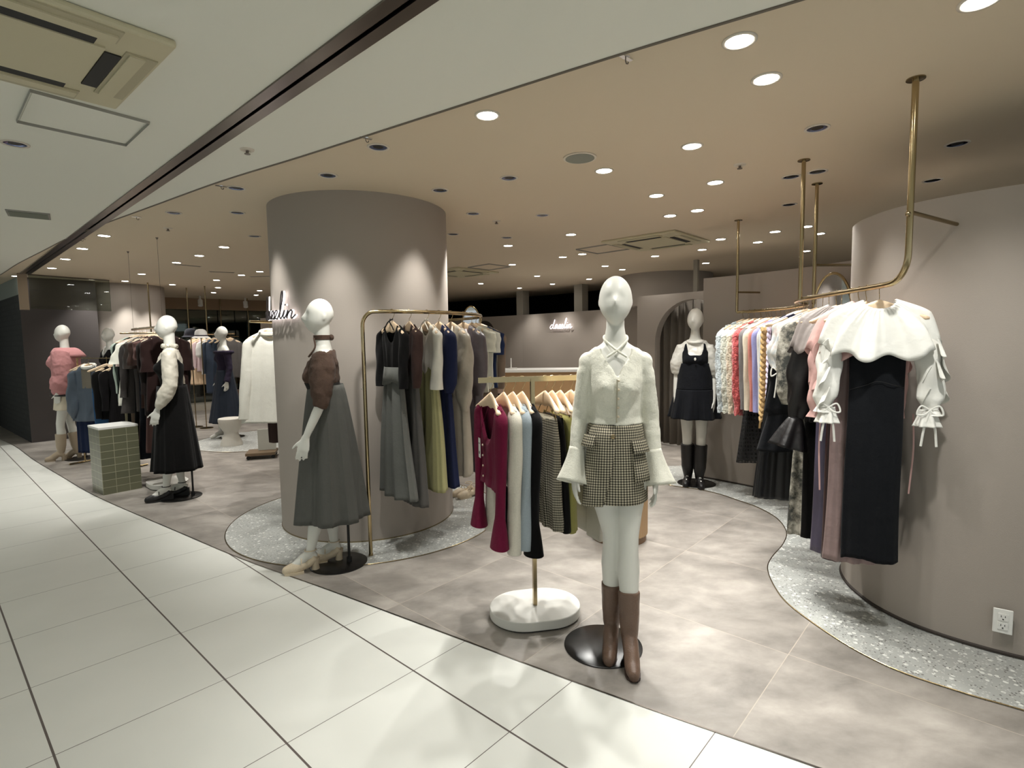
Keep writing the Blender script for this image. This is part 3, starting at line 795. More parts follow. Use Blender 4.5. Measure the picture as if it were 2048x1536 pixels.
for (x, y, w_) in ((-6.98, 12.31, 'left'), (-6.3, 13.0, 'right')):
    t3 = thing('ceiling_spotlight', 'small white surface spotlight near the window beam, %s one of two' % w_, 'spotlight', (x, y, CH), 0, 'surface spotlights')
    mb = MB(); mb.lathe((0, 0, 0), [(0.02, 0), (0.02, -0.09)], 12); mb.build('stem', M_WHITE, t3)
    mb = MB(); mb.tube([(0, 0, -0.09), (0.03, -0.05, -0.22)], 0.05, 14); mb.build('lamp_head', M_WHITE, t3)

# ---------------------------------------------------------------- lettered neon signs
def word_strokes():
    S1 = [(0.85, 0.85), (0.5, 1.0), (0.12, 0.6), (0.12, 0.2), (0.4, 0.0), (0.8, 0.35), (1.05, 1.3), (1.15, 2.2), (1.0, 1.2), (0.98, 0.35), (1.2, 0.05), (1.55, 0.3),
          (2.1, 0.95), (1.85, 1.0), (1.55, 0.6), (1.6, 0.1), (1.9, 0.05), (2.15, 0.5), (2.25, 0.9), (2.2, 0.3), (2.4, 0.05), (2.65, 0.4),
          (2.8, 0.9), (3.05, 1.0), (3.2, 0.8), (2.95, 0.35), (2.75, 0.02), (3.05, 0.1), (3.25, 0.0), (3.4, 0.35),
          (3.55, 0.9), (3.8, 1.0), (3.95, 0.8), (3.7, 0.35), (3.5, 0.02), (3.8, 0.1), (4.05, 0.0), (4.3, 0.5),
          (4.65, 1.6), (4.68, 2.3), (4.5, 2.35), (4.4, 1.5), (4.45, 0.4), (4.65, 0.03), (4.9, 0.35),
          (5.1, 0.95), (5.05, 0.3), (5.2, 0.03), (5.45, 0.4), (5.6, 0.95), (5.58, 0.0), (5.72, 0.6), (6.0, 0.98), (6.18, 0.75), (6.15, 0.2), (6.3, 0.0), (6.65, 0.4)]
    S2 = [(5.12, 1.35), (5.16, 1.45)]
    sh = lambda P: [(x + 0.22 * y, y) for x, y in P]
    return [crom(sh(S1), 5), sh(S2)]
STR = word_strokes()
def sign(name, label, place, cat='sign'):
    t = thing(name, label, cat)
    mb = MB()
    for s in STR:
        mb.tube([place(x, y, -0.012) for x, y in s], 0.0045, 6)
    mb.build('neon_tube', M_NEON, t)
    mb = MB()
    for s in STR:
        mb.tube([place(x, y, 0.006) for x, y in s], 0.0052, 6)
    mb.build('letter_face', plain('letter_dark', srgb(40, 34, 34), 0.4), t)
    mb = MB()
    for x, y in ((0.2, 0.3), (1.3, 0.4), (2.4, 0.3), (4.6, 0.6), (6.0, 0.6)):
        mb.tube([place(x, y, -0.03), place(x, y, 0.0)], 0.003, 6)
    mb.build('mounting_pin', M_STEEL, t)
    return t
def on_column(x, y, n):
    k = 0.081
    a_ = math.radians(-113) - (6.9 - x) * k / 0.76
    r = CR + 0.035 + n
    return (CC[0] + r * math.cos(a_), CC[1] + r * math.sin(a_), 1.695 + (y * 0.062 if y < 1 else 0.062 + (y - 1) * 0.098))
sign('neon_sign', 'white backlit dazzlin lettering wrapped on the left of the big column', on_column)
bd = (Vector((1.5, 10.75)) - Vector((0.25, 12.15))).normalized(); bn = Vector((bd.y, -bd.x))
if bn.y > 0: bn = -bn
def on_back(x, y, n):
    s0 = 0.88 + x * 0.093
    p = Vector((0.25, 12.15)) + bd * s0 + bn * (0.035 - n * 0.5)
    return (p.x, p.y, 1.73 + y * 0.085)
t = thing('neon_sign', 'small white neon dazzlin lettering on the back wall', 'sign')
mb = MB()
for s in STR:
    mb.tube([on_back(x, y, 0) for x, y in s], 0.0055, 6)
mb.build('neon_tube', M_NEON2, t)
mb = MB()
for x, y in ((0.2, 0.3), (1.3, 0.4), (2.4, 0.3), (4.6, 0.6), (6.0, 0.6)):
    mb.tube([on_back(x, y, 0.07), on_back(x, y, 0.0)], 0.003, 6)
mb.build('mounting_pin', M_STEEL, t)
# ---------------------------------------------------------------- mannequins
TZ = [0.86, 0.93, 1.00, 1.08, 1.14, 1.21, 1.27, 1.32, 1.38, 1.43, 1.462, 1.485, 1.54, 1.62]
TW = [0.112, 0.156, 0.148, 0.116, 0.101, 0.108, 0.117, 0.121, 0.124, 0.127, 0.104, 0.060, 0.043, 0.041]
TF = [0.075, 0.092, 0.090, 0.082, 0.076, 0.088, 0.112, 0.114, 0.090, 0.070, 0.056, 0.048, 0.047, 0.047]
TB = [0.090, 0.112, 0.098, 0.078, 0.072, 0.080, 0.086, 0.088, 0.085, 0.074, 0.062, 0.055, 0.050, 0.050]
def body_pt(th, z, off=0.0, drop=0.0):
    w_ = np.interp(z, TZ, TW) + off; f_ = np.interp(z, TZ, TF) + off; b_ = np.interp(z, TZ, TB) + off
    c, s = math.cos(th), math.sin(th)
    if s > 0:
        f_ += 0.026 * math.exp(-((z - 1.283) / 0.042) ** 2) * (math.exp(-((c - 0.5) / 0.27) ** 2) + math.exp(-((c + 0.5) / 0.27) ** 2))
    return (w_ * c, -(f_ if s > 0 else b_) * s, z)

def remesh(o, voxel, smooth=4, fac=0.5):
    m = o.modifiers.new('remesh', 'REMESH'); m.mode = 'VOXEL'; m.voxel_size = voxel; m.use_smooth_shade = True
    s = o.modifiers.new('smooth', 'SMOOTH'); s.iterations = smooth; s.factor = fac
    return o

def finger(mb, base, d, side, ln, r, curl):
    """one finger: three bones, bending toward side"""
    p = Vector(base); d = Vector(d).normalized(); s = Vector(side).normalized()
    pts = [p - d * 0.02, p]; a_ = curl * 0.35
    for k, f in enumerate((0.45, 0.32, 0.23)):
        q = d * math.cos(a_) + s * math.sin(a_)
        p = p + q * (ln * f); pts.append(p.copy()); a_ += curl
    mb.tube(pts, [r, r, r * 0.95, r * 0.88, r * 0.7], 8)

def hand(mb, wrist, d, palm, across):
    """d: direction of the hand, palm: where the palm faces, across: toward the thumb"""
    w_ = Vector(wrist); d = Vector(d).normalized(); pa = Vector(palm); pa = (pa - d * pa.dot(d)).normalized()
    ac = Vector(across); ac = (ac - d * ac.dot(d) - pa * ac.dot(pa)).normalized()
    rows = []
    for t, hw, hd in ((-0.01, 0.024, 0.019), (0.02, 0.03, 0.016), (0.05, 0.038, 0.014), (0.078, 0.040, 0.012), (0.09, 0.036, 0.009)):
        c = w_ + d * t
        rows.append([c + ac * (hw * math.cos(k * PI / 8)) + pa * (hd * math.sin(k * PI / 8)) for k in range(16)])
    mb.solid(rows)
    for off, ln, cu in ((0.028, 0.072, 0.25), (0.010, 0.080, 0.32), (-0.009, 0.074, 0.38), (-0.027, 0.058, 0.45)):
        finger(mb, w_ + d * 0.084 + ac * off, d + ac * (off * 3), pa, ln, 0.0085, cu)
    finger(mb, w_ + d * 0.03 + ac * 0.028, d * 0.75 + ac * 0.7 + pa * 0.15, d, 0.062, 0.0095, 0.25)

def make_body(name, P, parent, voxel=0.006):
    mb = MB()
    rows = []
    for z in (0.845, 0.86, 0.93, 1.00, 1.04, 1.08, 1.14, 1.18, 1.21, 1.24, 1.27, 1.295, 1.32, 1.35, 1.38, 1.41, 1.43, 1.447, 1.462, 1.475, 1.49, 1.52, 1.56, 1.62, 1.64):
        rows.append([body_pt(-2 * PI * k / 32, z) for k in range(32)])
    mb.solid([r[::-1] for r in rows])
    # head turned by yaw
    hy = P.get('head', 0.0); R_ = Matrix.Rotation(hy, 3, 'Z')
    def hf(p, d):
        x, y, z = p
        k = 1.0 - 0.32 * max(0.0, -d.z) ** 2.4          # narrower toward the chin
        x *= k
        if y < 0: y *= 1.0 - 0.10 * max(0.0, -d.z) ** 2
        if d.z < 0 and y > 0: y *= 1.0 - 0.34 * (-d.z)     # back of skull lifts
        if d.z < -0.2 and y < 0: y -= 0.008 * (-d.z)
        g = math.exp(-((d.x / 0.19) ** 2 + ((d.z + 0.12) / 0.24) ** 2))      # nose
        if d.y < 0: y -= 0.028 * g; 
        ge = math.exp(-(((abs(d.x) - 0.36) / 0.20) ** 2 + ((d.z - 0.10) / 0.14) ** 2))
        if d.y < 0: y += 0.005 * ge                          # eye hollows
        gm = math.exp(-((d.x / 0.25) ** 2 + ((d.z + 0.55) / 0.10) ** 2))
        if d.y < 0: y -= 0.004 * gm                          # lips
        y -= 0.020 * max(0.0, -d.z) - 0.006 * max(0.0, d.z)      # jaw forward, skull back
        return R_ @ Vector((x, y, z))
    mb.blob((0, -0.010, 1.686), (0.077, 0.090, 0.114), 40, 36, fn=hf)
    for sx in (-1, 1):   # ears
        e = R_ @ Vector((sx * 0.074, 0.012, -0.012)) + Vector((0, -0.006, 1.69))
        mb.blob(e, (0.006, 0.014, 0.022), 10, 8)
    # arms
    for side, (el, wr, hd_, pl, ac) in P['arms'].items():
        sx = 1 if side == 'l' else -1
        sh = Vector((sx * 0.126, 0.0, 1.398))
        mb.tube([(sx * 0.07, 0.0, 1.41), sh, sh.lerp(Vector(el), 0.15), sh.lerp(Vector(el), 0.5), el, Vector(el).lerp(Vector(wr), 0.3), Vector(el).lerp(Vector(wr), 0.75), wr, Vector(wr) + Vector(hd_).normalized() * 0.012],
                [0.03, 0.041, 0.040, 0.035, 0.031, 0.031, 0.025, 0.020, 0.019], 16)
        mb.blob(sh, (0.040, 0.040, 0.042), 14, 10)
        hand(mb, wr, hd_, pl, ac)
    # legs
    for side, (kn, an, toe) in P['legs'].items():
        sx = 1 if side == 'l' else -1
        hp = Vector((sx * 0.078, 0.0, 0.90)); kn = Vector(kn); an = Vector(an); toe = Vector(toe)
        mb.tube([hp + Vector((0, 0, 0.05)), hp, hp.lerp(kn, 0.3), hp.lerp(kn, 0.65), hp.lerp(kn, 0.9), kn, kn.lerp(an, 0.15), kn.lerp(an, 0.33) + Vector((0, 0.008, 0)), kn.lerp(an, 0.6), kn.lerp(an, 0.85), an, an + Vector((0, 0.0, -0.02))],
                [0.06, 0.082, 0.074, 0.058, 0.050, 0.048, 0.046, 0.052, 0.043, 0.032, 0.030, 0.026], 20)
        fd = (toe - an); fd.z = 0; fd.normalize()
        heel = an - fd * 0.035 + Vector((0, 0, -0.035)); ball = an.lerp(toe, 0.62); ball.z = toe.z + 0.02
        mb.tube([heel - fd * 0.008, heel, an + Vector((0, 0, -0.02)) + fd * 0.02, an.lerp(ball, 0.5) + Vector((0, 0, 0.0)), ball, toe.lerp(ball, 0.3), toe], [0.014, 0.026, 0.033, 0.034, 0.034, 0.026, 0.012], 14, flat=0.8)
    o = mb.build(name, M_BODY, parent)
    return remesh(o, voxel, 5)

def stand(parent, x, y, r=0.19, top=0.34, pole=True, px=0.0, py=0.0):
    mb = MB(); mb.lathe((x, y, 0.0), [(r, 0.0), (r, 0.006), (r - 0.004, 0.008)], 64); mb.build('stand_base', M_BLACK, parent)
    if pole:
        mb = MB(); mb.tube([(x + px, y + py, 0.006), (x + px, y + py, top)], 0.009, 12); mb.lathe((x + px, y + py, 0.006), [(0.018, 0), (0.018, 0.03)], 16); mb.build('support_pole', M_BLACKM, parent)

def top_solid(mb, zhem, neck, off, n=48, steps=22, flare=0.0):
    """torso garment as a closed body: hem at zhem, neckline height neck(theta)"""
    rows = []
    for i in range(steps + 1):
        t = i / steps; row = []
        for k in range(n):
            th = 2 * PI * k / n; zt = neck(th); z = zhem + (zt - zhem) * t
            o = off(z) if callable(off) else off
            o += flare * max(0.0, 1 - (z - zhem) / 0.12)
            row.append(body_pt(th, z, o))
        rows.append(row)
    c = []
    for k in range(n):
        th = 2 * PI * k / n; z = neck(th) - 0.02; c.append(body_pt(th, z, -0.03))
    rows.append(c)
    rows.append([(p[0] * 0.2, p[1] * 0.2, min(neck(2 * PI * k / n), 1.38) - 0.04) for k, p in enumerate(c)])
    rows = [[(p[0] * 0.3, p[1] * 0.3, zhem + 0.006) for p in rows[0]]] + rows
    mb.solid([r for r in rows])

def vneck(depth, halfw=0.9, side=1.462, back=1.462, soft=1.0):
    def f(th):
        s = math.sin(th)
        if s > 0:
            a_ = abs(th - PI / 2)
            return depth + (side - depth) * min(1.0, (a_ / halfw)) ** soft
        return back if s < -0.3 else side
    return f

def arm_path(P, side, n=8):
    el, wr, hd_, pl, ac = P['arms'][side]; sx = 1 if side == 'l' else -1
    sh = Vector((sx * 0.126, 0.0, 1.398)); el = Vector(el); wr = Vector(wr)
    return sh, el, wr

def skirt(name, parent, mats, zt, zh, w0, d0, w1, d1, pleats=0, amp=0.0, n=160, steps=26, cx=0.0, cy=0.0, mi=0, power=1.0, lift=None, seed=0, solid=0.003, phase=0.0, wrap=None, wave=0.0):
    """open skirt, waist ring to hem ring with pleats that grow downward"""
    mb = MB(); rows = []; uvs = []
    rr = random.Random(seed); ph = [rr.uniform(0, 6.28) for _ in range(4)]
    for i in range(steps + 1):
        t = i / steps; q = t ** power
        w_ = w0 + (w1 - w0) * q; d_ = d0 + (d1 - d0) * q; row = []; u = []
        for k in range(n):
            th = 2 * PI * k / n
            a_ = amp * (0.25 + 0.75 * t) * t ** 0.5
            s = math.sin(pleats * th + phase + 0.5 * math.sin(th * 3 + ph[0]))
            s = math.copysign(abs(s) ** 0.45, s) if pleats else 0
            g = 1 + 0.0 * t
            r_ = a_ * s + wave * t * (math.sin(2 * th + ph[1]) + 0.6 * math.sin(5 * th + ph[2])) + 0.25 * a_ * math.sin(2.7 * pleats * th + ph[3])
            x = cx + (w_ + r_) * math.cos(th); y = cy - (d_ + r_) * math.sin(th)
            z = zt + (zh - zt) * t + (lift(th, t) if lift else 0)
            row.append((x, y, z)); u.append((th * (w0 + w1) * 0.5, z))
        rows.append(row); uvs.append(u)
    mb.grid(rows, True, uvs, mi=mi if mi else 0)
    o = mb.build(name, mats, parent)
    if solid: mod(o, 'SOLIDIFY', thickness=solid, offset=-1)
    return o

def bell(name, parent, mat, c0, c1, r0, r1, n=56, ruf=6, amp=0.006, steps=12, power=1.6, solid=0.002, zig=0.0, seed=0):
    """open cuff from centre c0 radius r0 to centre c1 radius r1"""
    mb = MB(); a_ = Vector(c0); b_ = Vector(c1); t_ = (b_ - a_).normalized()
    ref = Vector((0, 1, 0)); u = (ref - t_ * ref.dot(t_)).normalized(); v = t_.cross(u); rows = []; uvs = []
    for i in range(steps + 1):
        t = i / steps; r_ = r0 + (r1 - r0) * t ** power; row = []; uu = []
        for k in range(n):
            th = 2 * PI * k / n; r2_ = r_ + amp * t * math.sin(ruf * th + seed)
            p = a_.lerp(b_, t) + u * (r2_ * math.cos(th)) + v * (r2_ * math.sin(th)) + t_ * (zig * t * math.sin(th + seed))
            row.append(p); uu.append((th * r0, p.z))
        rows.append(row); uvs.append(uu)
    mb.grid(rows, True, uvs)
    o = mb.build(name, mat, parent)
    if solid: mod(o, 'SOLIDIFY', thickness=solid)
    return o

def cloth_solid(mb, name, mat, parent, voxel=0.008, smooth=3, disp=0.006, ds=0.05):
    o = mb.build(name, mat, parent); remesh(o, voxel, smooth)
    if disp:
        d = o.modifiers.new('folds', 'DISPLACE'); d.texture = clouds(ds); d.strength = disp; d.mid_level = 0.45; d.texture_coords = 'LOCAL'
    return o

def boot(parent, kn, an, toe, ztop, mat, name='boot', heel=0.06, r=(0.056, 0.046, 0.04), sole=M_BLACKM):
    kn, an, toe = Vector(kn), Vector(an), Vector(toe)
    fd = toe - an; fd.z = 0; fd.normalize(); sd = Vector((-fd.y, fd.x, 0))
    t = (kn.z - ztop) / (kn.z - an.z); top = kn.lerp(an, t)
    mb = MB()
    mb.tube([top, top.lerp(an, 0.3), top.lerp(an, 0.7), an, an + Vector((0, 0, -0.03))], [r[0], (r[0] + r[1]) / 2, r[1], r[2], 0.036], 20)
    hl = an - fd * 0.02 + Vector((0, 0, -0.045)); ball = an.lerp(toe, 0.62); ball.z = 0.036; tp = toe.copy(); tp.z = 0.024
    mb.tube([hl - fd * 0.02, hl, an + fd * 0.03 + Vector((0, 0, -0.03)), an.lerp(ball, 0.6), ball, ball.lerp(tp, 0.5), tp, tp + fd * 0.012], [0.02, 0.037, 0.042, 0.04, 0.040, 0.036, 0.027, 0.016], 16, flat=0.9)
    o = cloth_solid(mb, name, mat, parent, 0.006, 4, 0.004, 0.07)
    hb = Vector((hl.x, hl.y, 0)) - fd * 0.004
    mb = MB(); rows = []
    for z, w_ in ((hl.z - 0.008, 0.033), (hl.z * 0.5, 0.027), (0.001, 0.027)):
        rows.append([tuple(hb + fd * (w_ * math.cos(k * PI / 8)) + sd * (w_ * 0.9 * math.sin(k * PI / 8)) + Vector((0, 0, z))) for k in range(16)])
    mb.solid([r_[::-1] for r_ in rows]); mb.build('heel', sole, o)
    pr = [(-0.01, 0.03), (0.04, 0.036), (0.075, 0.03), (0.092, 0.016)]
    b2 = ball - fd * 0.03
    poly = [tuple((b2 + fd * s + sd * w_)[:2]) for s, w_ in pr] + [tuple((b2 + fd * s - sd * w_)[:2]) for s, w_ in pr[::-1]]
    mb = MB(); mb.prism(poly[::-1], 0.0, 0.012); mb.build('sole', sole, o)
    return o

def pump(parent, an, toe, mat, sole, name='shoe', strap=True, heel='block', hh=0.075):
    an, toe = Vector(an), Vector(toe); fd = toe - an; fd.z = 0; fd.normalize(); sd = Vector((-fd.y, fd.x, 0))
    mb = MB(); hl = an - fd * 0.028 + Vector((0, 0, -0.045)); ball = an.lerp(toe, 0.6); ball.z = 0.034; tp = toe.copy(); tp.z = 0.026
    mb.tube([hl - fd * 0.014, hl, hl.lerp(ball, 0.35) + Vector((0, 0, -0.016)), hl.lerp(ball, 0.7) + Vector((0, 0, -0.006)), ball, ball.lerp(tp, 0.5), tp + fd * 0.006, tp + fd * 0.018], [0.02, 0.034, 0.028, 0.034, 0.043, 0.038, 0.026, 0.012], 16, flat=0.95)
    o = cloth_solid(mb, name, mat, parent, 0.005, 3, 0)
    hb = Vector((hl.x, hl.y, 0)); mb = MB(); rows = []
    if heel == 'block':
        for z, w_ in ((hl.z, 0.03), (hl.z * 0.45, 0.022), (0.001, 0.026)):
            rows.append([tuple(hb + fd * (w_ * math.cos(k * PI / 8)) + sd * (w_ * math.sin(k * PI / 8)) + Vector((0, 0, z))) for k in range(16)][::-1])
        mb.solid(rows)
    else:
        A_ = [tuple((hb + fd * s)[:2]) for s in (0,)]
        P2 = [(hb - fd * 0.03), (hb + fd * 0.10)]
        n_ = []
        for s, w_ in ((-0.03, 0.02), (0.02, 0.026), (0.1, 0.024)):
            n_.append((hb + fd * s, w_))
        rows = []
        for z, e_ in ((hl.z * 0.95, 0.02), (0.03, 0.09), (0.001, 0.1)):
            q = [hb - fd * 0.028 + sd * 0.02, hb + fd * e_ + sd * 0.024, hb + fd * e_ - sd * 0.024, hb - fd * 0.028 - sd * 0.02]
            rows.append([(p.x, p.y, z) for p in q])
        mb.solid(rows)
    mb.build('heel', sole, o)
    mb = MB(); b2 = ball - fd * 0.03
    pr = [(-0.02, 0.034), (0.03, 0.042), (0.07, 0.036), (0.1, 0.02)]
    poly = [tuple((b2 + fd * s + sd * w_)[:2]) for s, w_ in pr] + [tuple((b2 + fd * s - sd * w_)[:2]) for s, w_ in pr[::-1]]
    mb.prism(poly[::-1], 0.0, 0.016); mb.build('sole', sole, o)
    if strap:
        mb = MB()
        c = an + Vector((0, 0, 0.012)); mb.tube([c + fd * (0.036 * math.cos(k * PI / 10)) + sd * (0.033 * math.sin(k * PI / 10)) + Vector((0, 0, 0)) for k in range(20)], 0.004, 6, closed=True)
        c = ball.lerp(an, 0.38); mb.tube([c + sd * (0.036 * math.cos(k * PI / 10)) + Vector((0, 0, 0.034 * math.sin(k * PI / 10))) for k in range(11)], 0.004, 6)
        mb.build('strap', mat, o)
    return o

def pose(sy=0.0, fwd='r', spread=0.05, heel=0.075, step=0.12, toe_out=0.15, arms=None, head=0.0, kneez=0.50):
    """default standing pose facing -Y"""
    L = {}
    az = heel + 0.055
    for side in 'lr':
        sx = 1 if side == 'l' else -1
        f = 1 if side == fwd else 0
        an = (sx * spread, 0.03 - f * step, az)
        toe = (sx * (spread + toe_out * 0.15), 0.03 - f * step - 0.165, 0.024)
        kn = (sx * (spread + 0.012), -0.02 - f * step * 0.5, kneez)
        L[side] = (kn, an, toe)
    A = {}
    for side in 'lr':
        sx = 1 if side == 'l' else -1
        A[side] = ((sx * 0.172, 0.01, 1.14), (sx * 0.185, -0.05, 0.915), (sx * 0.02, -0.12, -1), (-sx, 0.1, 0), (0, -1, 0))
    if arms: A.update(arms)
    return dict(legs=L, arms=A, head=head)

M_GING = gingham('beige', srgb(44, 42, 38), srgb(118, 112, 98), srgb(196, 188, 164), 0.0058)
M_CREAMK = cloth('cream_knit', 222, 220, 206, 'knit')
# ---- A: front mannequin
P = pose(head=math.radians(-5), fwd='l', heel=0.085, kneez=0.565,
         arms={'r': ((-0.165, 0.015, 1.13), (-0.195, -0.05, 0.885), (0.0, -0.12, -1), (1, 0.2, 0), (0, -1, 0)),
               'l': ((0.168, 0.02, 1.12), (0.182, -0.04, 0.875), (0.0, -0.12, -1), (-1, 0.1, 0), (0, -1, 0))})
P['legs'] = {'r': ((-0.015, -0.03, 0.58), (-0.02, -0.02, 0.135), (-0.045, -0.185, 0.024)), 'l': ((0.055, -0.07, 0.575), (0.055, -0.125, 0.135), (0.058, -0.29, 0.024))}
A = thing('mannequin', 'white mannequin in cream bell sleeve cardigan, checked mini skirt and brown ankle boots', 'mannequin', (0.49, 2.565, 0), math.radians(-6))
make_body('body', P, A, 0.0048)
stand(A, -0.06, -0.01, 0.19, 0.42, False)
def card_neck(th):
    s = math.sin(th)
    if s > 0:
        a_ = abs(th - PI / 2); return 1.335 + (1.468 - 1.335) * min(1.0, a_ / 0.75) ** 0.8
    return 1.472
def coff(z):
    return 0.008 + 0.012 * max(0, (1.25 - z)) / 0.12 * 0.8
mb = MB(); top_solid(mb, 1.108, card_neck, coff)
for side in 'lr':
    sh, el, wr = arm_path(P, side); sx = 1 if side == 'l' else -1
    mb.tube([(sx * 0.07, 0, 1.385), sh + Vector((0, 0, -0.01)), sh.lerp(el, 0.2), sh.lerp(el, 0.6), el, el.lerp(wr, 0.4), el.lerp(wr, 0.62)], [0.045, 0.049, 0.048, 0.044, 0.040, 0.037, 0.035], 20)
    mb.blob(sh, (0.047, 0.047, 0.05), 16, 12)
cd_ = cloth_solid(mb, 'cardigan', M_CREAMK, A, 0.0065, 3, 0.009, 0.07)
for side in 'lr':
    sh, el, wr = arm_path(P, side)
    c0 = el.lerp(wr, 0.55); c1 = wr + Vector((0.02 if side == 'l' else -0.01, 0.0, -0.055))
    bell('bell_cuff', cd_, M_CREAMK, c0, c1, 0.037, 0.072, ruf=4, amp=0.007, seed=1.3, zig=0.012)
for k in range(5):
    z = 1.32 - 0.042 * k; p = body_pt(PI / 2 - 0.03, z, coff(z) + 0.008)
    mb = MB(); mb.blob(p, (0.006, 0.004, 0.006), 10, 6)
    mb.build('button', plain('pearl', srgb(210, 195, 170), 0.3), cd_)
mb = MB()
mb.tube([body_pt(PI / 2 + 0.02, z, coff(z) + 0.010) for z in (1.325, 1.28, 1.23, 1.18, 1.125)], 0.003, 6)
mb.build('front_opening', cloth('cardigan_edge', 176, 170, 150, 'knit'), cd_)
mb = MB()
for sx in (-1, 1):
    pts = [(-sx * 0.045, -0.088, 1.425), (0, -0.083, 1.455), (sx * 0.03, -0.066, 1.482), (sx * 0.052, -0.035, 1.505), (sx * 0.05, 0.01, 1.522), (sx * 0.02, 0.05, 1.53), (0, 0.055, 1.53)]
    mb.tube(crom(pts, 4), 0.0055, 8)
hs = mb.build('halter_strap', M_CREAMK, A)
mb = MB()
sk = skirt('mini_skirt', A, [M_GING], 1.115, 0.745, 0.122, 0.095, 0.158, 0.135, pleats=0, amp=0, wave=0.005, steps=20, power=0.55)
# belt band, wrap panel, flap pockets, button
mb = MB()
rows = []; uvs = []
for i in range(9):
    t = i / 8; z = 1.10 - 0.36 * t; row = []; u = []
    for k in range(15):
        th = PI / 2 + 0.02 + (k / 14) * 1.15 + 0.24 * t ** 1.5 * (1 - k / 14) * 1.6
        q = t ** 0.55; w_ = 0.122 + 0.036 * q + 0.008 + 0.008 * t; d_ = 0.095 + 0.04 * q + 0.008 + 0.008 * t
        row.append((w_ * math.cos(th), -d_ * math.sin(th), z - 0.02 * t * (k / 14))); u.append((th * 0.14, z))
    rows.append(row); uvs.append(u)
mb.grid(rows, False, uvs); o = mb.build('wrap_panel', M_GING, sk); mod(o, 'SOLIDIFY', thickness=0.003)
def pocket(th0, th1, z0, z1, off, name):
    mb = MB(); rows = []; uvs = []
    for i in range(5):
        z = z0 + (z1 - z0) * i / 4; row = []; u = []
        t = (1.115 - z) / 0.37; q = t ** 0.55; w_ = 0.122 + 0.036 * q + off + 0.004 * i; d_ = 0.095 + 0.04 * q + off + 0.004 * i
        for k in range(9):
            th = th0 + (th1 - th0) * k / 8; row.append((w_ * math.cos(th), -d_ * math.sin(th), z)); u.append((th * 0.14 + 0.004, z))
        rows.append(row); uvs.append(u)
    mb.grid(rows, False, uvs); o = mb.build(name, M_GING, sk); mod(o, 'SOLIDIFY', thickness=0.004)
pocket(0.42, 1.12, 1.045, 0.985, 0.010, 'pocket_flap'); pocket(0.46, 1.08, 0.985, 0.85, 0.006, 'pocket_bag')
pocket(2.25, 2.85, 1.065, 1.01, 0.018, 'pocket_flap')
mb = MB(); p = (0.0 - 0.02, -0.118, 1.062); mb.blob(p, (0.011, 0.005, 0.011), 14, 8); mb.build('button', M_BRASSD, sk)
M_BROWNL = cloth('brown_leather', 104, 82, 68, 'leather')
for side in 'rl':
    kn, an, toe = P['legs'][side]; boot(A, kn, an, toe, 0.33 if side == 'l' else 0.33, M_BROWNL, r=(0.052, 0.046, 0.04), sole=plain('dark_brown_sole', srgb(54, 36, 30), 0.5))

# ---- B: brown top, grey maxi skirt, facing left
P = pose(head=math.radians(8), fwd='l', heel=0.08, step=0.12,
         arms={'l': ((0.20, -0.02, 1.13), (0.185, -0.12, 0.915), (0.02, -0.25, -1), (-1, 0.2, 0), (0, -1, 0))})
P['legs']['l'] = ((0.06, -0.05, 0.5), (0.06, -0.13, 0.13), (0.075, -0.29, 0.024))
P['legs']['r'] = ((-0.06, -0.0, 0.5), (-0.055, 0.02, 0.13), (-0.065, -0.14, 0.024))
Bq = thing('mannequin', 'white mannequin in brown puff sleeve top and long grey skirt by the big column', 'mannequin', (-1.25, 3.60, 0), math.radians(-72))
make_body('body', P, Bq, 0.006)
stand(Bq, 0.0, 0.045, 0.19, 0.5, True, 0.0, 0.07)
def bneck(th):
    s = math.sin(th)
    if s > 0:
        a_ = abs(th - PI / 2); return 1.385 + 0.045 * min(1.0, a_ / 0.9)
    return 1.43 + 0.03 * min(1.0, -s * 1.5)
M_BRTOP = cloth('brown_jersey', 80, 64, 55, 'knit')
mb = MB(); top_solid(mb, 1.16, bneck, 0.010)
for side in 'lr':
    sh, el, wr = arm_path(P, side); sx = 1 if side == 'l' else -1
    mb.tube([(sx * 0.10, 0, 1.41), sh + Vector((0.0, 0, 0.03)), sh.lerp(el, 0.2), sh.lerp(el, 0.5), sh.lerp(el, 0.8), el, el.lerp(wr, 0.12)], [0.04, 0.062, 0.082, 0.078, 0.062, 0.050, 0.046], 20)
bt = cloth_solid(mb, 'puff_sleeve_top', M_BRTOP, Bq, 0.008, 3, 0.022, 0.075)
mb = MB()
mb.tube([(0.047 * math.cos(k * PI / 12), -0.050 * math.sin(k * PI / 12), 1.535) for k in range(24)], 0.006, 8, closed=True); mb.tube([(0.047 * math.cos(k * PI / 12), -0.050 * math.sin(k * PI / 12), 1.545) for k in range(24)], 0.006, 8, closed=True); mb.tube([(0.047 * math.cos(k * PI / 12), -0.050 * math.sin(k * PI / 12), 1.555) for k in range(24)], 0.006, 8, closed=True)
mb.tube(crom([(0.03, -0.05, 1.54), (0.075, -0.045, 1.48), (0.06, -0.088, 1.42)], 4), 0.006, 6); mb.tube(crom([(-0.03, -0.05, 1.54), (-0.075, -0.045, 1.48), (-0.06, -0.088, 1.42)], 4), 0.006, 6)
mb.blob((0.01, 0.058, 1.545), (0.025, 0.018, 0.02), 10, 8)
mb.build('neck_band', M_BRTOP, bt)
M_GREYW = cloth('grey_wool', 84, 84, 80, 'woven'); M_CHAR = cloth('charcoal_wool', 34, 32, 30, 'woven')
skirt('maxi_skirt', Bq, [M_GREYW], 1.235, 0.33, 0.140, 0.112, 0.225, 0.225, pleats=7, amp=0.02, power=0.8, cy=0.01, seed=3, wave=0.012)
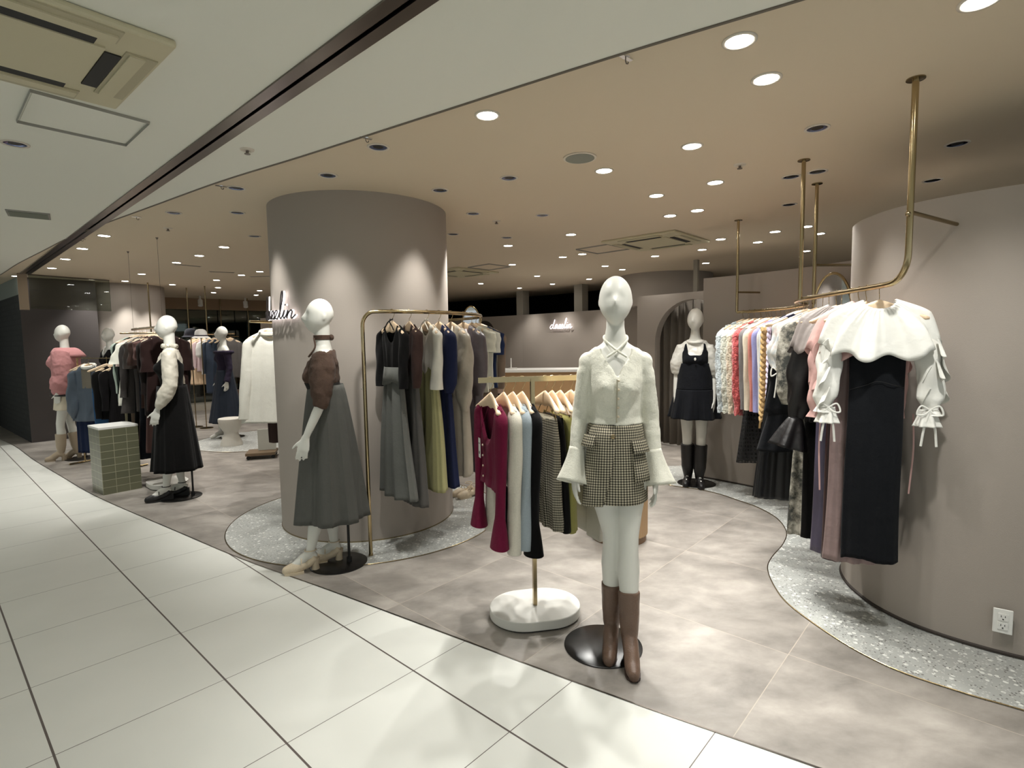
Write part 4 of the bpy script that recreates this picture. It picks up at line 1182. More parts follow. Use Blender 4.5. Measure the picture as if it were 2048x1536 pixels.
mb = MB(); mb.grid([[body_pt(2 * PI * k / 48, z, o_) for k in range(48)] for z, o_ in ((1.25, 0.016), (1.2, 0.02), (1.14, 0.024), (1.10, 0.026), (1.05, 0.028))], True)
o = mb.build('high_waist', M_CHAR, Bq); mod(o, 'SOLIDIFY', thickness=0.003)
M_CRLEA = cloth('cream_leather', 206, 190, 164, 'leather')
for side in 'rl':
    pump(Bq, P['legs'][side][1], P['legs'][side][2], M_CRLEA, M_CRLEA, 'strap_shoe')

# ---- C: black dress with sheer white sleeves, facing left
P = pose(head=math.radians(-14), fwd='l', heel=0.07, step=0.10,
         arms={'r': ((-0.15, 0.04, 1.14), (-0.13, 0.04, 0.92), (0.02, 0.0, -1), (1, 0.1, 0), (0, -1, 0)), 'l': ((0.20, 0.0, 1.13), (0.19, -0.12, 0.90), (0.02, -0.25, -1), (-1, 0.2, 0), (0, -1, 0))})
P['legs']['l'] = ((0.06, -0.05, 0.5), (0.06, -0.10, 0.125), (0.07, -0.265, 0.024))
Cq = thing('mannequin', 'white mannequin in long black dress over pale blouse, black wedge shoes', 'mannequin', (-3.33, 5.30, 0), math.radians(-62))
make_body('body', P, Cq, 0.007)
stand(Cq, 0.0, 0.01, 0.19, 0.5, True, 0.0, 0.11)
M_BLK = cloth('black_wool', 10, 9, 9, 'woven'); M_PALEB = cloth('pale_blouse', 206, 200, 186, 'satin')
mb = MB(); top_solid(mb, 1.18, vneck(1.42, 1.0, 1.47, 1.47), 0.012)
for side in 'lr':
    sh, el, wr = arm_path(P, side); sx = 1 if side == 'l' else -1
    mb.tube([(sx * 0.10, 0, 1.42), sh + Vector((0, 0, 0.03)), sh.lerp(el, 0.25), sh.lerp(el, 0.7), el, el.lerp(wr, 0.4), el.lerp(wr, 0.75), el.lerp(wr, 0.92)], [0.045, 0.060, 0.068, 0.066, 0.062, 0.066, 0.046, 0.028], 20)
cloth_solid(mb, 'blouse', M_PALEB, Cq, 0.009, 3, 0.02, 0.07)
mb = MB()
mb.tube([(0.055 * math.cos(k * PI / 12), -0.055 * math.sin(k * PI / 12), 1.50 + 0.008 * math.sin(k * 2)) for k in range(24)], 0.02, 8, closed=True)
mb.build('blouse_collar', M_PALEB, Cq)
mb = MB(); top_solid(mb, 1.10, lambda th: 1.33 + 0.12 * abs(math.cos(th)) ** 3, 0.021)
cloth_solid(mb, 'dress_bodice', M_BLK, Cq, 0.009, 2, 0.004)
skirt('dress_skirt', Cq, [M_BLK], 1.12, 0.285, 0.152, 0.128, 0.215, 0.21, pleats=8, amp=0.012, power=1.0, seed=5, wave=0.01)
M_BLEA = cloth('black_leather', 24, 22, 22, 'leather')
for side in 'rl':
    pump(Cq, P['legs'][side][1], P['legs'][side][2], M_BLEA, M_BLACKM, 'wedge_shoe', heel='wedge')

# ---- D: pink hoodie
P = pose(head=math.radians(-20), fwd='l', heel=0.07, step=0.14)
Dq = thing('mannequin', 'white mannequin in oversized pink hoodie and cream heeled boots by the dark wall', 'mannequin', (-5.93, 7.22, 0), math.radians(-68))
make_body('body', P, Dq, 0.008)
stand(Dq, 0.0, 0.1, 0.19, 0.5, True, 0.0, 0.04)
M_PINK = cloth('dusty_pink', 190, 136, 136, 'knit')
mb = MB(); top_solid(mb, 0.88, lambda th: 1.475, 0.07)
for side in 'lr':
    sh, el, wr = arm_path(P, side); sx = 1 if side == 'l' else -1
    mb.tube([(sx * 0.08, 0, 1.38), sh + Vector((sx * 0.02, 0, 0.01)), sh.lerp(el, 0.5) + Vector((sx * 0.02, 0, 0)), el, el.lerp(wr, 0.5), el.lerp(wr, 0.85), el.lerp(wr, 0.97)], [0.07, 0.10, 0.105, 0.11, 0.115, 0.10, 0.05], 20)
hd = cloth_solid(mb, 'hoodie', M_PINK, Dq, 0.01, 4, 0.03, 0.12)
mb = MB(); rows = []
for i in range(9):
    t = i / 8; rows.append([((0.075 + 0.10 * t) * math.cos(th) * 1.05, (0.06 + (0.09 if math.sin(th) > 0 else 0.17) * t) * -math.sin(th), 1.49 + 0.02 * math.sin(PI * t) - 0.11 * t ** 2 * (1 if math.sin(th) < 0 else 0.6)) for th in [2 * PI * k / 32 for k in range(32)]])
mb.grid(rows, True); o = mb.build('hood', M_PINK, hd); mod(o, 'SOLIDIFY', thickness=0.012)
mb = MB(); mb.tube([(0.20 * math.cos(k * PI / 16), -0.17 * math.sin(k * PI / 16), 0.875) for k in range(32)], 0.012, 6, closed=True, flat=1.6); mb.build('hem_band', M_BLACKM, hd)
M_CRM = cloth('cream_cotton', 214, 205, 184, 'woven')
skirt('shorts', Dq, [M_CRM], 1.0, 0.68, 0.15, 0.13, 0.19, 0.16, pleats=5, amp=0.01, seed=9)
M_BEIL = cloth('beige_leather', 170, 154, 132, 'leather')
for side in 'rl':
    kn, an, toe = P['legs'][side]; boot(Dq, kn, an, toe, 0.36, M_BEIL, r=(0.062, 0.055, 0.042), sole=M_BEIL)

# ---- E: black jacket, facing the camera
P = pose(head=math.radians(8), heel=0.05)
Eq = thing('mannequin', 'white mannequin in black jacket with white collar, behind the low brass rail', 'mannequin', (-6.36, 8.62, 0), math.radians(-25))
make_body('body', P, Eq, 0.009)
mb = MB(); top_solid(mb, 0.98, vneck(1.30, 0.5), 0.025)
for side in 'lr':
    sh, el, wr = arm_path(P, side); sx = 1 if side == 'l' else -1
    mb.tube([(sx * 0.08, 0, 1.40), sh, sh.lerp(el, 0.5), el, wr], [0.055, 0.068, 0.062, 0.056, 0.045], 16)
cloth_solid(mb, 'jacket', M_BLK, Eq, 0.011, 3, 0.012)
mb = MB()
for sx in (-1, 1):
    mb.grid([[(sx * 0.02, -0.105, 1.36), (sx * 0.055, -0.09, 1.40), (sx * 0.075, -0.04, 1.50), (sx * 0.05, 0.04, 1.52)], [(sx * 0.0, -0.098, 1.36), (sx * 0.02, -0.085, 1.42), (sx * 0.05, -0.045, 1.475), (sx * 0.03, 0.04, 1.49)]])
o = mb.build('shirt_collar', M_WHITE, Eq); mod(o, 'SOLIDIFY', thickness=0.006)
skirt('skirt', Eq, [M_BLK], 1.0, 0.5, 0.15, 0.12, 0.2, 0.17, pleats=5, amp=0.01)
stand(Eq, 0, 0.06, 0.19, 0.5)

# ---- F: navy off-shoulder top, denim maxi skirt
P = pose(head=math.radians(-10), heel=0.05)
Fq = thing('mannequin', 'white mannequin in navy off shoulder top and dark denim maxi skirt behind the stool', 'mannequin', (-4.62, 8.72, 0), math.radians(-40))
make_body('body', P, Fq, 0.009)
M_NAVYK = cloth('navy_knit', 42, 36, 52, 'knit'); M_DDEN = cloth('dark_denim', 38, 44, 54, 'woven')
mb = MB(); top_solid(mb, 1.08, lambda th: 1.385 + 0.03 * abs(math.cos(th)), 0.014)
for side in 'lr':
    sh, el, wr = arm_path(P, side); sx = 1 if side == 'l' else -1
    mb.tube([(sx * 0.09, 0, 1.36), sh + Vector((sx * 0.01, 0, -0.02)), sh.lerp(el, 0.5), el, el.lerp(wr, 0.6), wr], [0.05, 0.06, 0.052, 0.046, 0.044, 0.052], 16)
mb.tube([(0.185 * math.cos(k * PI / 16), -0.115 * math.sin(k * PI / 16) + 0.005, 1.385) for k in range(32)], 0.026, 8, closed=True)
cloth_solid(mb, 'off_shoulder_top', M_NAVYK, Fq, 0.010, 3, 0.012)
skirt('maxi_skirt', Fq, [M_DDEN], 1.10, 0.26, 0.135, 0.11, 0.27, 0.25, pleats=7, amp=0.013, seed=4)
stand(Fq, 0.0, 0.06, 0.19, 0.5)

# ---- G: pinafore
P = pose(head=math.radians(-14), fwd='l', heel=0.035, step=0.05, spread=0.055,
         arms={'l': ((0.18, 0.01, 1.12), (0.18, -0.08, 0.885), (0.0, -0.2, -1), (-1, 0.2, 0), (0, -1, 0))})
Gq = thing('mannequin', 'white mannequin in black pinafore over white puff sleeve blouse and knee boots', 'mannequin', (1.845, 5.46, 0), math.radians(-18))
make_body('body', P, Gq, 0.007)
stand(Gq, 0.03, 0.06, 0.19, 0.85, True, 0.06, 0.02)
M_WHB = cloth('white_blouse', 226, 224, 216, 'satin'); M_BNV = cloth('blue_black', 16, 18, 23, 'woven')
mb = MB(); top_solid(mb, 1.15, lambda th: 1.478, 0.010)
for side in 'lr':
    sh, el, wr = arm_path(P, side); sx = 1 if side == 'l' else -1
    mb.tube([(sx * 0.10, 0, 1.41), sh + Vector((0, 0, 0.01)), sh.lerp(el, 0.25) + Vector((sx * 0.005, 0, 0)), sh.lerp(el, 0.6) + Vector((sx * 0.015, 0, 0)), sh.lerp(el, 0.95), sh.lerp(el, 1.0)], [0.04, 0.055, 0.070, 0.074, 0.056, 0.044], 20)
cloth_solid(mb, 'blouse', M_WHB, Gq, 0.009, 3, 0.018, 0.06)
mb = MB(); mb.tube([(0.075 * math.cos(k * PI / 12), -0.078 * math.sin(k * PI / 12) - 0.01, 1.468 - 0.012 * math.sin(k * PI / 12)) for k in range(24)], 0.014, 8, closed=True); mb.build('blouse_collar', M_WHB, Gq)
def pin_neck(th):
    s = math.sin(th); x = abs(math.cos(th))
    st = math.exp(-((x - 0.66) / 0.13) ** 2)
    base = 1.335 if s > 0 else 1.36
    if x > 0.82: base = 1.36 - 0.3 * (x - 0.82)
    return base + 0.125 * st
mb = MB(); top_solid(mb, 1.02, pin_neck, 0.019, n=96, steps=30)
cloth_solid(mb, 'pinafore_bodice', M_BNV, Gq, 0.0075, 2, 0.004)
skirt('pinafore_body', Gq, [M_BNV], 1.25, 0.99, 0.150, 0.125, 0.185, 0.165)
skirt('pinafore_skirt', Gq, [M_BNV], 0.99, 0.70, 0.188, 0.168, 0.245, 0.23, pleats=8, amp=0.02, seed=2, power=0.9)
mb = MB(); mb.blob((0.0, -0.155, 1.295), (0.010, 0.006, 0.016), 10, 8); mb.build('keyhole_bow', M_WHB, Gq)
for side in 'rl':
    kn, an, toe = P['legs'][side]; boot(Gq, kn, an, toe, 0.43, M_BLEA, 'knee_boot', r=(0.066, 0.062, 0.042))
# ---------------------------------------------------------------- rails
def rail_tube(pts, r=0.0125):
    mb = MB(); mb.tube(pts, r, 12); return mb
RZ = 1.74
r3 = thing('clothes_rail', 'curved brass ceiling rail sweeping along the right wall with blouses and cardigans', 'clothes rail')
bend = [(1.75, 2.42, 2.0), (1.75, 2.42, 1.86)] + [(1.75 + 0.0 * k, 2.42 + 0.12 * (1 - math.cos(k * PI / 16)), 1.86 - 0.12 * math.sin(k * PI / 16)) for k in range(1, 9)]
RA = crom([(1.752, 2.56), (1.765, 2.64), (1.785, 2.83), (1.80, 3.0), (1.825, 3.2), (1.84, 3.38), (1.875, 3.55), (1.95, 3.74), (2.06, 3.9), (2.18, 4.02), (2.26, 4.2), (2.30, 4.5), (2.28, 4.8), (2.21, 5.08), (2.155, 5.2)], 5)
rail_tube([(1.75, 2.42, CH - 0.004)] + bend[:-1] + [(x, y, RZ) for x, y in RA], 0.0135).build('rail', M_BRASS, r3)
for x, y in ((1.84, 3.48), (2.22, 4.01), (2.15, 5.2)):
    rail_tube([(x, y, CH - 0.004), (x, y, RZ)], 0.0125).build('ceiling_pole', M_BRASS, r3)
for x, y in ((1.75, 2.42), (1.84, 3.48), (2.22, 4.01), (2.15, 5.2)):
    mb = MB(); mb.lathe((x, y, CH), [(0.036, 0), (0.036, -0.005), (0.02, -0.007)], 20); mb.build('ceiling_flange', M_BRASSD, r3)
for a_, b_ in (((1.75, 2.42, 2.04), (2.15, 2.63, 2.02)), ((2.15, 5.2, 1.93), (2.40, 5.28, 1.93)), ((2.22, 4.01, 2.02), (2.82, 4.05, 2.02))):
    rail_tube([a_, b_], 0.009).build('wall_strut', M_BRASSD, r3)
mb = MB(); mb.blob((1.73, 2.405, 2.03), (0.011, 0.011, 0.011), 10, 8); mb.build('knob', M_BRASSD, r3)

r1 = thing('clothes_rail', 'curved brass floor rail bending round the big column', 'clothes rail')
AR = arc2(CC[0], CC[1], 1.01, -72, 62, 44)
c0 = arc2(CC[0], CC[1], 1.01, -75.5, -72, 1)[0]
pts = [(c0[0], c0[1], 0.006), (c0[0], c0[1], 1.62)]
for k in range(1, 7):
    a_ = k * PI / 14; q = arc2(CC[0], CC[1], 1.01, -75.5 + 5.0 * (1 - math.cos(a_)), 0, 1)[0]
    pts.append((q[0], q[1], 1.62 + 0.10 * math.sin(a_)))
rail_tube(pts + [(x, y, 1.72) for x, y in arc2(CC[0], CC[1], 1.01, -69, 62, 44)], 0.0135).build('rail', M_BRASS, r1)
x, y = arc2(CC[0], CC[1], 1.01, 62, 60, 1)[0]
rail_tube([(x, y, 1.72), (x, y, 0.006)]).build('leg', M_BRASS, r1)
mb = MB(); mb.lathe((c0[0], c0[1], 0.004), [(0.016, 0), (0.016, 0.012)], 16); mb.build('foot', M_BRASSD, r1)
mb = MB(); mb.blob((c0[0] - 0.016, c0[1] - 0.006, 1.19), (0.007, 0.007, 0.007), 8, 6); mb.build('knob', M_CHROME, r1)

def tstand(loc, rz, z, a, b, label, basew=0.50, based=0.38):
    t = thing('garment_stand', label, 'garment stand', loc, rz)
    mb = MB(); hw, hd = basew / 2, based / 2; s = hw - hd
    n = 24; poly = []
    for sx, a0_ in ((1, -90), (-1, 90)):
        poly += [(sx * s + hd * math.cos(math.radians(a0_ + 180 * k / n)), hd * math.sin(math.radians(a0_ + 180 * k / n))) for k in range(n + 1)]
    mb.prism(poly, 0.008, 0.058); o = mb.build('base', plain('white_plaster', srgb(214, 212, 205), 0.6, bump=0.2), t, edge=40); mod(o, 'BEVEL', width=0.005, segments=3, limit_method='ANGLE')
    mb = MB(); mb.prism([(p[0] * 0.95, p[1] * 0.95) for p in poly], 0.0, 0.008); mb.build('base_plinth', M_BLACKM, t)
    mb = MB(); mb.box((0, 0, (z + 0.055) / 2), (0.02, 0.03, z - 0.055 + 0.0)); mb.build('post', M_BRASS, t, smooth=False)
    mb = MB(); mb.box(((a + b) / 2, 0, z), (b - a, 0.012, 0.028)); mb.build('crossbar', M_BRASS, t, smooth=False)
    return t
tstand((0.108, 2.88, 0), math.radians(10.8), 1.302, -0.29, 0.33, 'brass T shaped garment stand on white oval base in the front centre')
tstand((-3.736, 5.758, 0), math.radians(-42.8), 1.672, -0.05, 0.05, 'brass post on white oval base holding up the cable hung rail', 0.48, 0.36)

l2 = thing('clothes_rail', 'straight brass rail hung on two thin cables at the left', 'clothes rail')
rail_tube([(-4.47, 6.435, 1.70), (-3.34, 5.39, 1.70)]).build('rail', M_BRASS, l2)
for x, y in ((-4.43, 6.4), (-3.58, 5.61)):
    mb = MB(); mb.tube([(x, y, CH), (x, y, 1.70)], 0.0016, 6); mb.build('cable', M_STEEL, l2)
    mb = MB(); mb.lathe((x, y, CH), [(0.014, 0), (0.004, -0.02)], 12); mb.build('ceiling_fixing', M_STEEL, l2)
l3 = thing('clothes_rail', 'low square brass floor rail with a grey blue cardigan at the left', 'clothes rail', (-5.6, 7.0, 0))
dx, dy = 0.9, -0.39; nx, ny = 0.39, 0.92
mb = MB()
mb.tube([(0, 0, 0.012), (0, 0, 1.36), (dx, dy, 1.36), (dx, dy, 0.012)], 0.012, 4); mb.build('frame', M_BRASS, l3)
mb = MB(); mb.tube([(-nx * 0.18, -ny * 0.18, 0.012), (nx * 0.18, ny * 0.18, 0.012)], 0.012, 4); mb.build('foot', M_BRASS, l3)
mb = MB(); mb.tube([(dx - nx * 0.18, dy - ny * 0.18, 0.012), (dx + nx * 0.18, dy + ny * 0.18, 0.012)], 0.012, 4); mb.build('foot', M_BRASS, l3)
r4 = thing('clothes_rail', 'brass ceiling rail near the far shop window with pale blouses', 'clothes rail')
rail_tube([(-6.2, 10.5, 1.70), (-5.0, 9.85, 1.70)]).build('rail', M_BRASS, r4)
rail_tube([(-6.2, 10.5, CH), (-6.2, 10.5, 1.70)]).build('ceiling_pole', M_BRASSD, r4)
rail_tube([(-5.7, 10.23, CH), (-5.7, 10.23, 1.70)]).build('ceiling_pole', M_BRASSD, r4)
r5 = thing('clothes_rail', 'brass rail on one ceiling pole in front of the far pale column', 'clothes rail')
rail_tube([(-6.3, 9.54, CH), (-6.3, 9.54, 1.72)]).build('ceiling_pole', M_BRASSD, r5)
rail_tube([(-6.6, 9.2, 1.72), (-5.9, 9.3, 1.72)]).build('rail', M_BRASSD, r5)
r6 = thing('clothes_rail', 'brass floor to ceiling pole and rail by the cream coat', 'clothes rail')
rail_tube([(-6.35, 13.2, CH), (-6.35, 13.2, 0.13)]).build('ceiling_pole', M_BRASSD, r6)
r7 = thing('clothes_rail', 'short brass rail behind the big column holding the cream coat', 'clothes rail')
rail_tube([(x, y, 1.72) for x, y in crom([(-2.45, 5.12), (-2.25, 5.5), (-1.9, 5.85), (-1.5, 6.0)], 5)]).build('rail', M_BRASS, r7)
rail_tube([(-1.5, 6.0, 1.72), (-1.5, 6.0, 0.0)]).build('leg', M_BRASS, r7)
rail_tube([(-2.1, 5.67, CH), (-2.1, 5.67, 1.72)]).build('ceiling_pole', M_BRASS, r7)
r8 = thing('clothes_rail', 'thin brass ceiling pole rail behind the navy off shoulder mannequin', 'clothes rail')
rail_tube([(-7.01, 13.2, CH), (-7.01, 13.2, 1.7)]).build('ceiling_pole', M_BRASSD, r8)
rail_tube([(-7.4, 13.2, 1.7), (-6.7, 13.4, 1.7)]).build('rail', M_BRASSD, r8)

# ---------------------------------------------------------------- hangers
def hz(x):
    return -0.066 - 0.088 * min(1.2, abs(x) / 0.2) ** 1.15
def hanger_meshes(half):
    mb = MB(); rows = []
    for i in range(-12, 13):
        x = half * i / 12; a_ = abs(x) / 0.2
        h_ = 0.026 * (1 - a_) + 0.011 + 0.008 * math.exp(-(x / 0.03) ** 2); t_ = 0.008 + 0.010 * a_ ** 2
        if abs(i) == 12: h_ *= 0.5; t_ *= 0.6
        zc = hz(x) - h_ * (0.9 if a_ < 0.9 else 1.0); yb = -0.02 * a_ ** 2
        rows.append([(x, yb + t_ * math.cos(k * PI / 5), zc + h_ * math.sin(k * PI / 5)) for k in range(10)])
    mb.solid(rows)
    bar = mb.mesh('wooden_bar', M_WOOD)
    return bar
ME_BAR = hanger_meshes(0.195)
mb = MB(); mb.tube([(0, 0, -0.07), (0, 0, -0.048), (0.010, 0, -0.036), (0.0165, 0, -0.02)] + [(0.0165 * math.cos(a_), 0, 0.0165 * math.sin(a_)) for a_ in [k * PI / 8 for k in range(-1, 9)]] , 0.0018, 6); ME_HOOK = mb.mesh('hook', M_BRASS)
mb = MB(); mb.box((0, 0, -0.004), (0.016, 0.006, 0.03)); ME_CLIP = mb.mesh('clip', M_BRASS, False)
def hanger(pos, yaw, what, clips=False, who='hanger of the '):
    what = ' '.join(what.split()[:13])
    t = thing('clothes_hanger', who + what, 'hanger', pos, yaw, 'pale wooden hangers')
    inst(ME_BAR, 'wooden_bar', t); inst(ME_HOOK, 'hook', t, rot=(0, 0, PI / 2 + rng.uniform(-0.1, 0.1)))
    if clips:
        mb = MB(); mb.tube([(-0.13, 0, -0.19), (0.13, 0, -0.19)], 0.0025, 6); 
        for sx in (-1, 1): mb.tube([(sx * 0.02, 0, -0.10), (sx * 0.1, 0, -0.19)], 0.002, 5)
        mb.build('clip_wire', M_BRASS, t)
        for sx in (-1, 1): inst(ME_CLIP, 'clip', t, (sx * 0.12, 0, -0.195))
    return t

# ---------------------------------------------------------------- hanging garments
def interp(prof, t):
    T = [p[0] for p in prof]
    return np.interp(t, T, [p[1] for p in prof]), np.interp(t, T, [p[2] for p in prof])

def body_sheet(name, mats, parent, ztop, zhem, prof, nw=0.07, nd=0.05, nback=0.01, fold=(0.008, 5), n=56, steps=36, seed=0, breaks=None, hemwave=0.0, pleat=0, disp=None, clip=False, thick=0.0, hemslant=0.0, xpow=1.0):
    rr = random.Random(seed); ph = [rr.uniform(0, 6.28) for _ in range(5)]
    mb = MB(); rows = []; uvs = []
    for i in range(steps + 1):
        t = i / steps; W, D = interp(prof, t); row = []; u = []; acc = 0
        for k in range(n):
            th = 2 * PI * k / n; c, s = math.cos(th), math.sin(th)
            c = math.copysign(abs(c) ** xpow, c)
            W0, _ = interp(prof, 0.0); x0 = W0 * c
            front = s > 0
            if clip:
                zt = ztop
            else:
                zt = hz(x0) + 0.004
                if abs(x0) < nw:
                    q = 1 - (x0 / nw) ** 2
                    zt = hz(nw) + 0.004 - (nd if front else nback) * q ** 0.7
            ze = zhem + hemwave * math.sin(3 * th + ph[0]) + hemslant * c
            z = zt + (ze - zt) * t
            A_ = fold[0] * t ** 0.7; kx = fold[1]
            y = -D * math.copysign(abs(s) ** 0.8, s)
            y += A_ * math.sin(kx * PI * c + ph[1]) + 0.5 * A_ * math.sin(kx * 2.3 * PI * c + ph[2])
            x = W * c
            if pleat:
                g = math.sin(pleat * th + ph[3]); g = math.copysign(abs(g) ** 0.55, g)
                y += -0.008 * t ** 0.4 * g * (1 if front else -1) * abs(s); x += 0.006 * t * g * c
            y += 0.006 * math.sin(7 * t + ph[4]) * t
            x += 0.006 * math.sin(5 * t + ph[2]) * t
            row.append((x, y, z)); u.append((W * th, z))
        rows.append(row); uvs.append(u)
    if breaks:
        def mi(i, j):
            t = i / steps
            for m_, b in enumerate(breaks):
                if t < b: return m_
            return len(breaks)
    else:
        mi = 0
    mb.grid(rows, True, uvs, mi=mi)
    o = mb.build(name, mats, parent, edge=60)
    if thick: mod(o, 'SOLIDIFY', thickness=thick)
    if disp:
        d = o.modifiers.new('fuzz', 'DISPLACE'); d.texture = clouds(disp[0]); d.strength = disp[1]; d.mid_level = 0.5; d.texture_coords = 'LOCAL'
    return o

def sleeve(name, mat, parent, sx, Ws, length, R, seed=0, out=0.0, fw=0.0, n=24, steps=22, disp=None, folds=0.004, droop=0.03, ell=0.7, ztop=None, tight=False):
    """R: list of (t, radius); hangs from the hanger end"""
    rr = random.Random(seed * 2 + (sx > 0)); ph = rr.uniform(0, 6); mb = MB(); rows = []
    z0 = (hz(Ws - 0.02) if ztop is None else ztop) + 0.004
    for i in range(steps + 1):
        t = i / steps; r_ = np.interp(t, [a_[0] for a_ in R], [a_[1] for a_ in R])
        e_ = min(1.0, (t / 0.07 + 0.12)) ** 0.5 * (0.62 if tight and sx > 0 else 1.0)
        cx = sx * (Ws - 0.022 + (0.012 + droop * 0.3) * min(1, t / 0.1) * (1 if sx < 0 or not tight else 0) + (out if sx < 0 or not tight else -0.02) * t); cy = fw * t - 0.004
        z = z0 - length * t ** 1.02
        row = []
        for k in range(n):
            th = 2 * PI * k / n
            r2_ = r_ * e_ + folds * min(1, t * 4) * (math.sin(3 * th + 9 * t + ph) + 0.6 * math.sin(2 * th - 14 * t + ph * 2))
            row.append((cx + r2_ * math.cos(th), cy + r2_ * ell * math.sin(th), z - 0.012 * math.cos(th) * sx * (1 - t)))
        rows.append(row)
    last = [(sum(p[0] for p in rows[-1]) / n * 0.3 + p[0] * 0.7, p[1] * 0.7, p[2] + 0.02) for p in rows[-1]]
    rows.append(last)
    mb.solid(rows[::-1])
    o = mb.build(name, mat, parent, edge=60)
    if disp:
        d = o.modifiers.new('fuzz', 'DISPLACE'); d.texture = clouds(disp[0]); d.strength = disp[1]; d.mid_level = 0.5; d.texture_coords = 'LOCAL'
    return o

def braid(parent, mat, sx, Ws, z0, z1, r=0.018):
    mb = MB()
    for ph in (0, 2 * PI / 3, 4 * PI / 3):
        mb.tube([(sx * (Ws + 0.004) - 0.03 + 0.022 * math.sin(2 * PI * 5.5 * t + ph), -0.030 + 0.014 * math.sin(2 * (2 * PI * 5.5 * t + ph)), z0 + (z1 - z0) * t) for t in [k / 70 for k in range(71)]], r, 8)
    return mb.build('cable_braid', mat, parent)

def ruffle(parent, mat, name, pts, depth, amp, n, th_dir=None, zd=-1.0):
    """a wavy strip hanging from a line of points"""
    mb = MB(); P = crom(pts, 10); rows = [[], [], [], []]; m = len(P)
    for i, p in enumerate(P):
        ph = i / m * n * 2 * PI
        a_ = Vector(P[max(0, i - 1)]); b_ = Vector(P[min(m - 1, i + 1)]); t_ = (b_ - a_).normalized(); side = t_.cross(Vector((0, 0, 1)))
        if side.length < 0.2: side = Vector((0, -1, 0))
        side.normalize()
        for k in range(4):
            q = k / 3; w_ = math.sin(ph) * amp * q
            rows[k].append((p[0] + side.x * (w_ + depth * 0.25 * q), p[1] + side.y * (w_ + depth * 0.25 * q) - 0.004 * q, p[2] + zd * depth * q * (1 + 0.12 * math.cos(ph))))
    mb.grid(rows); o = mb.build(name, mat, parent); mod(o, 'SOLIDIFY', thickness=0.0015); mod(o, 'SUBSURF', levels=1, render_levels=1); return o

GARMS = []
def garment(kind, what, cat, pos, yaw, m, seed, **k):
    """one hanging garment and its hanger. kind chooses the cut"""
    yaw = math.radians(yaw + random.Random(seed).uniform(-3, 3))
    clip = kind in ('skirt', 'trousers', 'pleated')
    hanger(pos, yaw, what, clip)
    t = thing(cat.replace(' ', '_'), what + k.get('tail', ''), cat, pos, yaw)
    GARMS.append(t)
    mats = m if isinstance(m, (list, tuple)) else [m]
    hi = k.get('hi', 1.0); n = int(48 * hi); st = int(30 * hi); disp = k.get('disp')
    hem = k.get('hem', -0.6); W = k.get('w', 0.19)
    if kind == 'skirt':
        body_sheet('skirt_panel', mats, t, -0.20, hem, k.get('prof', [(0, 0.14, 0.014), (0.2, 0.16, 0.028), (1, k.get('wh', 0.2), k.get('dh', 0.06))]), fold=k.get('fold', (0.008, 4)), n=n, steps=st, seed=seed, clip=True, breaks=k.get('breaks'), thick=0.002, pleat=k.get('pleat', 0))
        mb = MB(); mb.grid([[(0.141 * math.cos(a_), -0.0155 * math.sin(a_), z) for a_ in [2 * PI * q / 24 for q in range(24)]] for z in (-0.198, -0.235)], True); o = mb.build('waistband', k.get('band', mats[0]), t); mod(o, 'SOLIDIFY', thickness=0.003)
    elif kind == 'trousers':
        body_sheet('hip_panel', mats, t, -0.20, -0.42, [(0, 0.14, 0.016), (1, 0.165, 0.03)], fold=(0.003, 3), n=n, steps=10, seed=seed, clip=True, thick=0.002)
        for sx in (-1, 1):
            mb = MB(); rows = []
            for i in range(st + 1):
                q = i / st; r_ = 0.082 + k.get('flare', 0.0) * q; rows.append([(sx * (0.084 + 0.004 * math.sin(5 * q + seed)) + r_ * math.cos(2 * PI * j / 24), r_ * 0.33 * math.sin(2 * PI * j / 24) + 0.005 * math.sin(3 * 2 * PI * j / 24 + seed) * q, -0.38 + (hem + 0.38) * q) for j in range(24)])
            mb.grid(rows[::-1], True); o = mb.build('trouser_leg', mats[0], t); mod(o, 'SOLIDIFY', thickness=0.003)
    else:
        dd = k.get('thin', 1.0)
        prof = k.get('prof') or {'top': [(0, W, 0.014), (0.12, W * 0.93, 0.028 * dd), (0.6, W * 0.86, 0.028 * dd), (1, W * 0.93, 0.03 * dd)],
                'dress': [(0, W, 0.014), (0.06, W * 0.86, 0.030), (0.27, W * 0.66, 0.030), (1, k.get('wh', 0.22), k.get('dh', 0.055))],
                'coat': [(0, W, 0.016), (0.08, W * 1.0, 0.045), (1, k.get('wh', 0.27), k.get('dh', 0.09))]}[kind]
        body_sheet('bodice' if kind == 'dress' else 'body', mats, t, 0, hem, prof, nw=k.get('nw', 0.07), nd=k.get('nd', 0.05), fold=k.get('fold', (0.006, 4)), n=n, steps=st, seed=seed, breaks=k.get('breaks'), disp=disp, hemwave=k.get('hemwave', 0.004), pleat=k.get('pleat', 0), thick=0.002)
    s = k.get('slv')
    if s:
        ln, R = s[0], s[1]
        for sx in (-1, 1):
            sleeve('sleeve', k.get('smat', mats[0]), t, sx, k.get('sw', W), ln, R, seed, out=k.get('out', 0.0), fw=k.get('fw', -0.02), disp=disp, n=int(20 * hi), steps=int(20 * hi), folds=k.get('sf', 0.003), ell=k.get('ell', 0.7), tight=k.get('tight', 2.6 < pos[1] < 3.5 and pos[0] > 1.6))
    return t

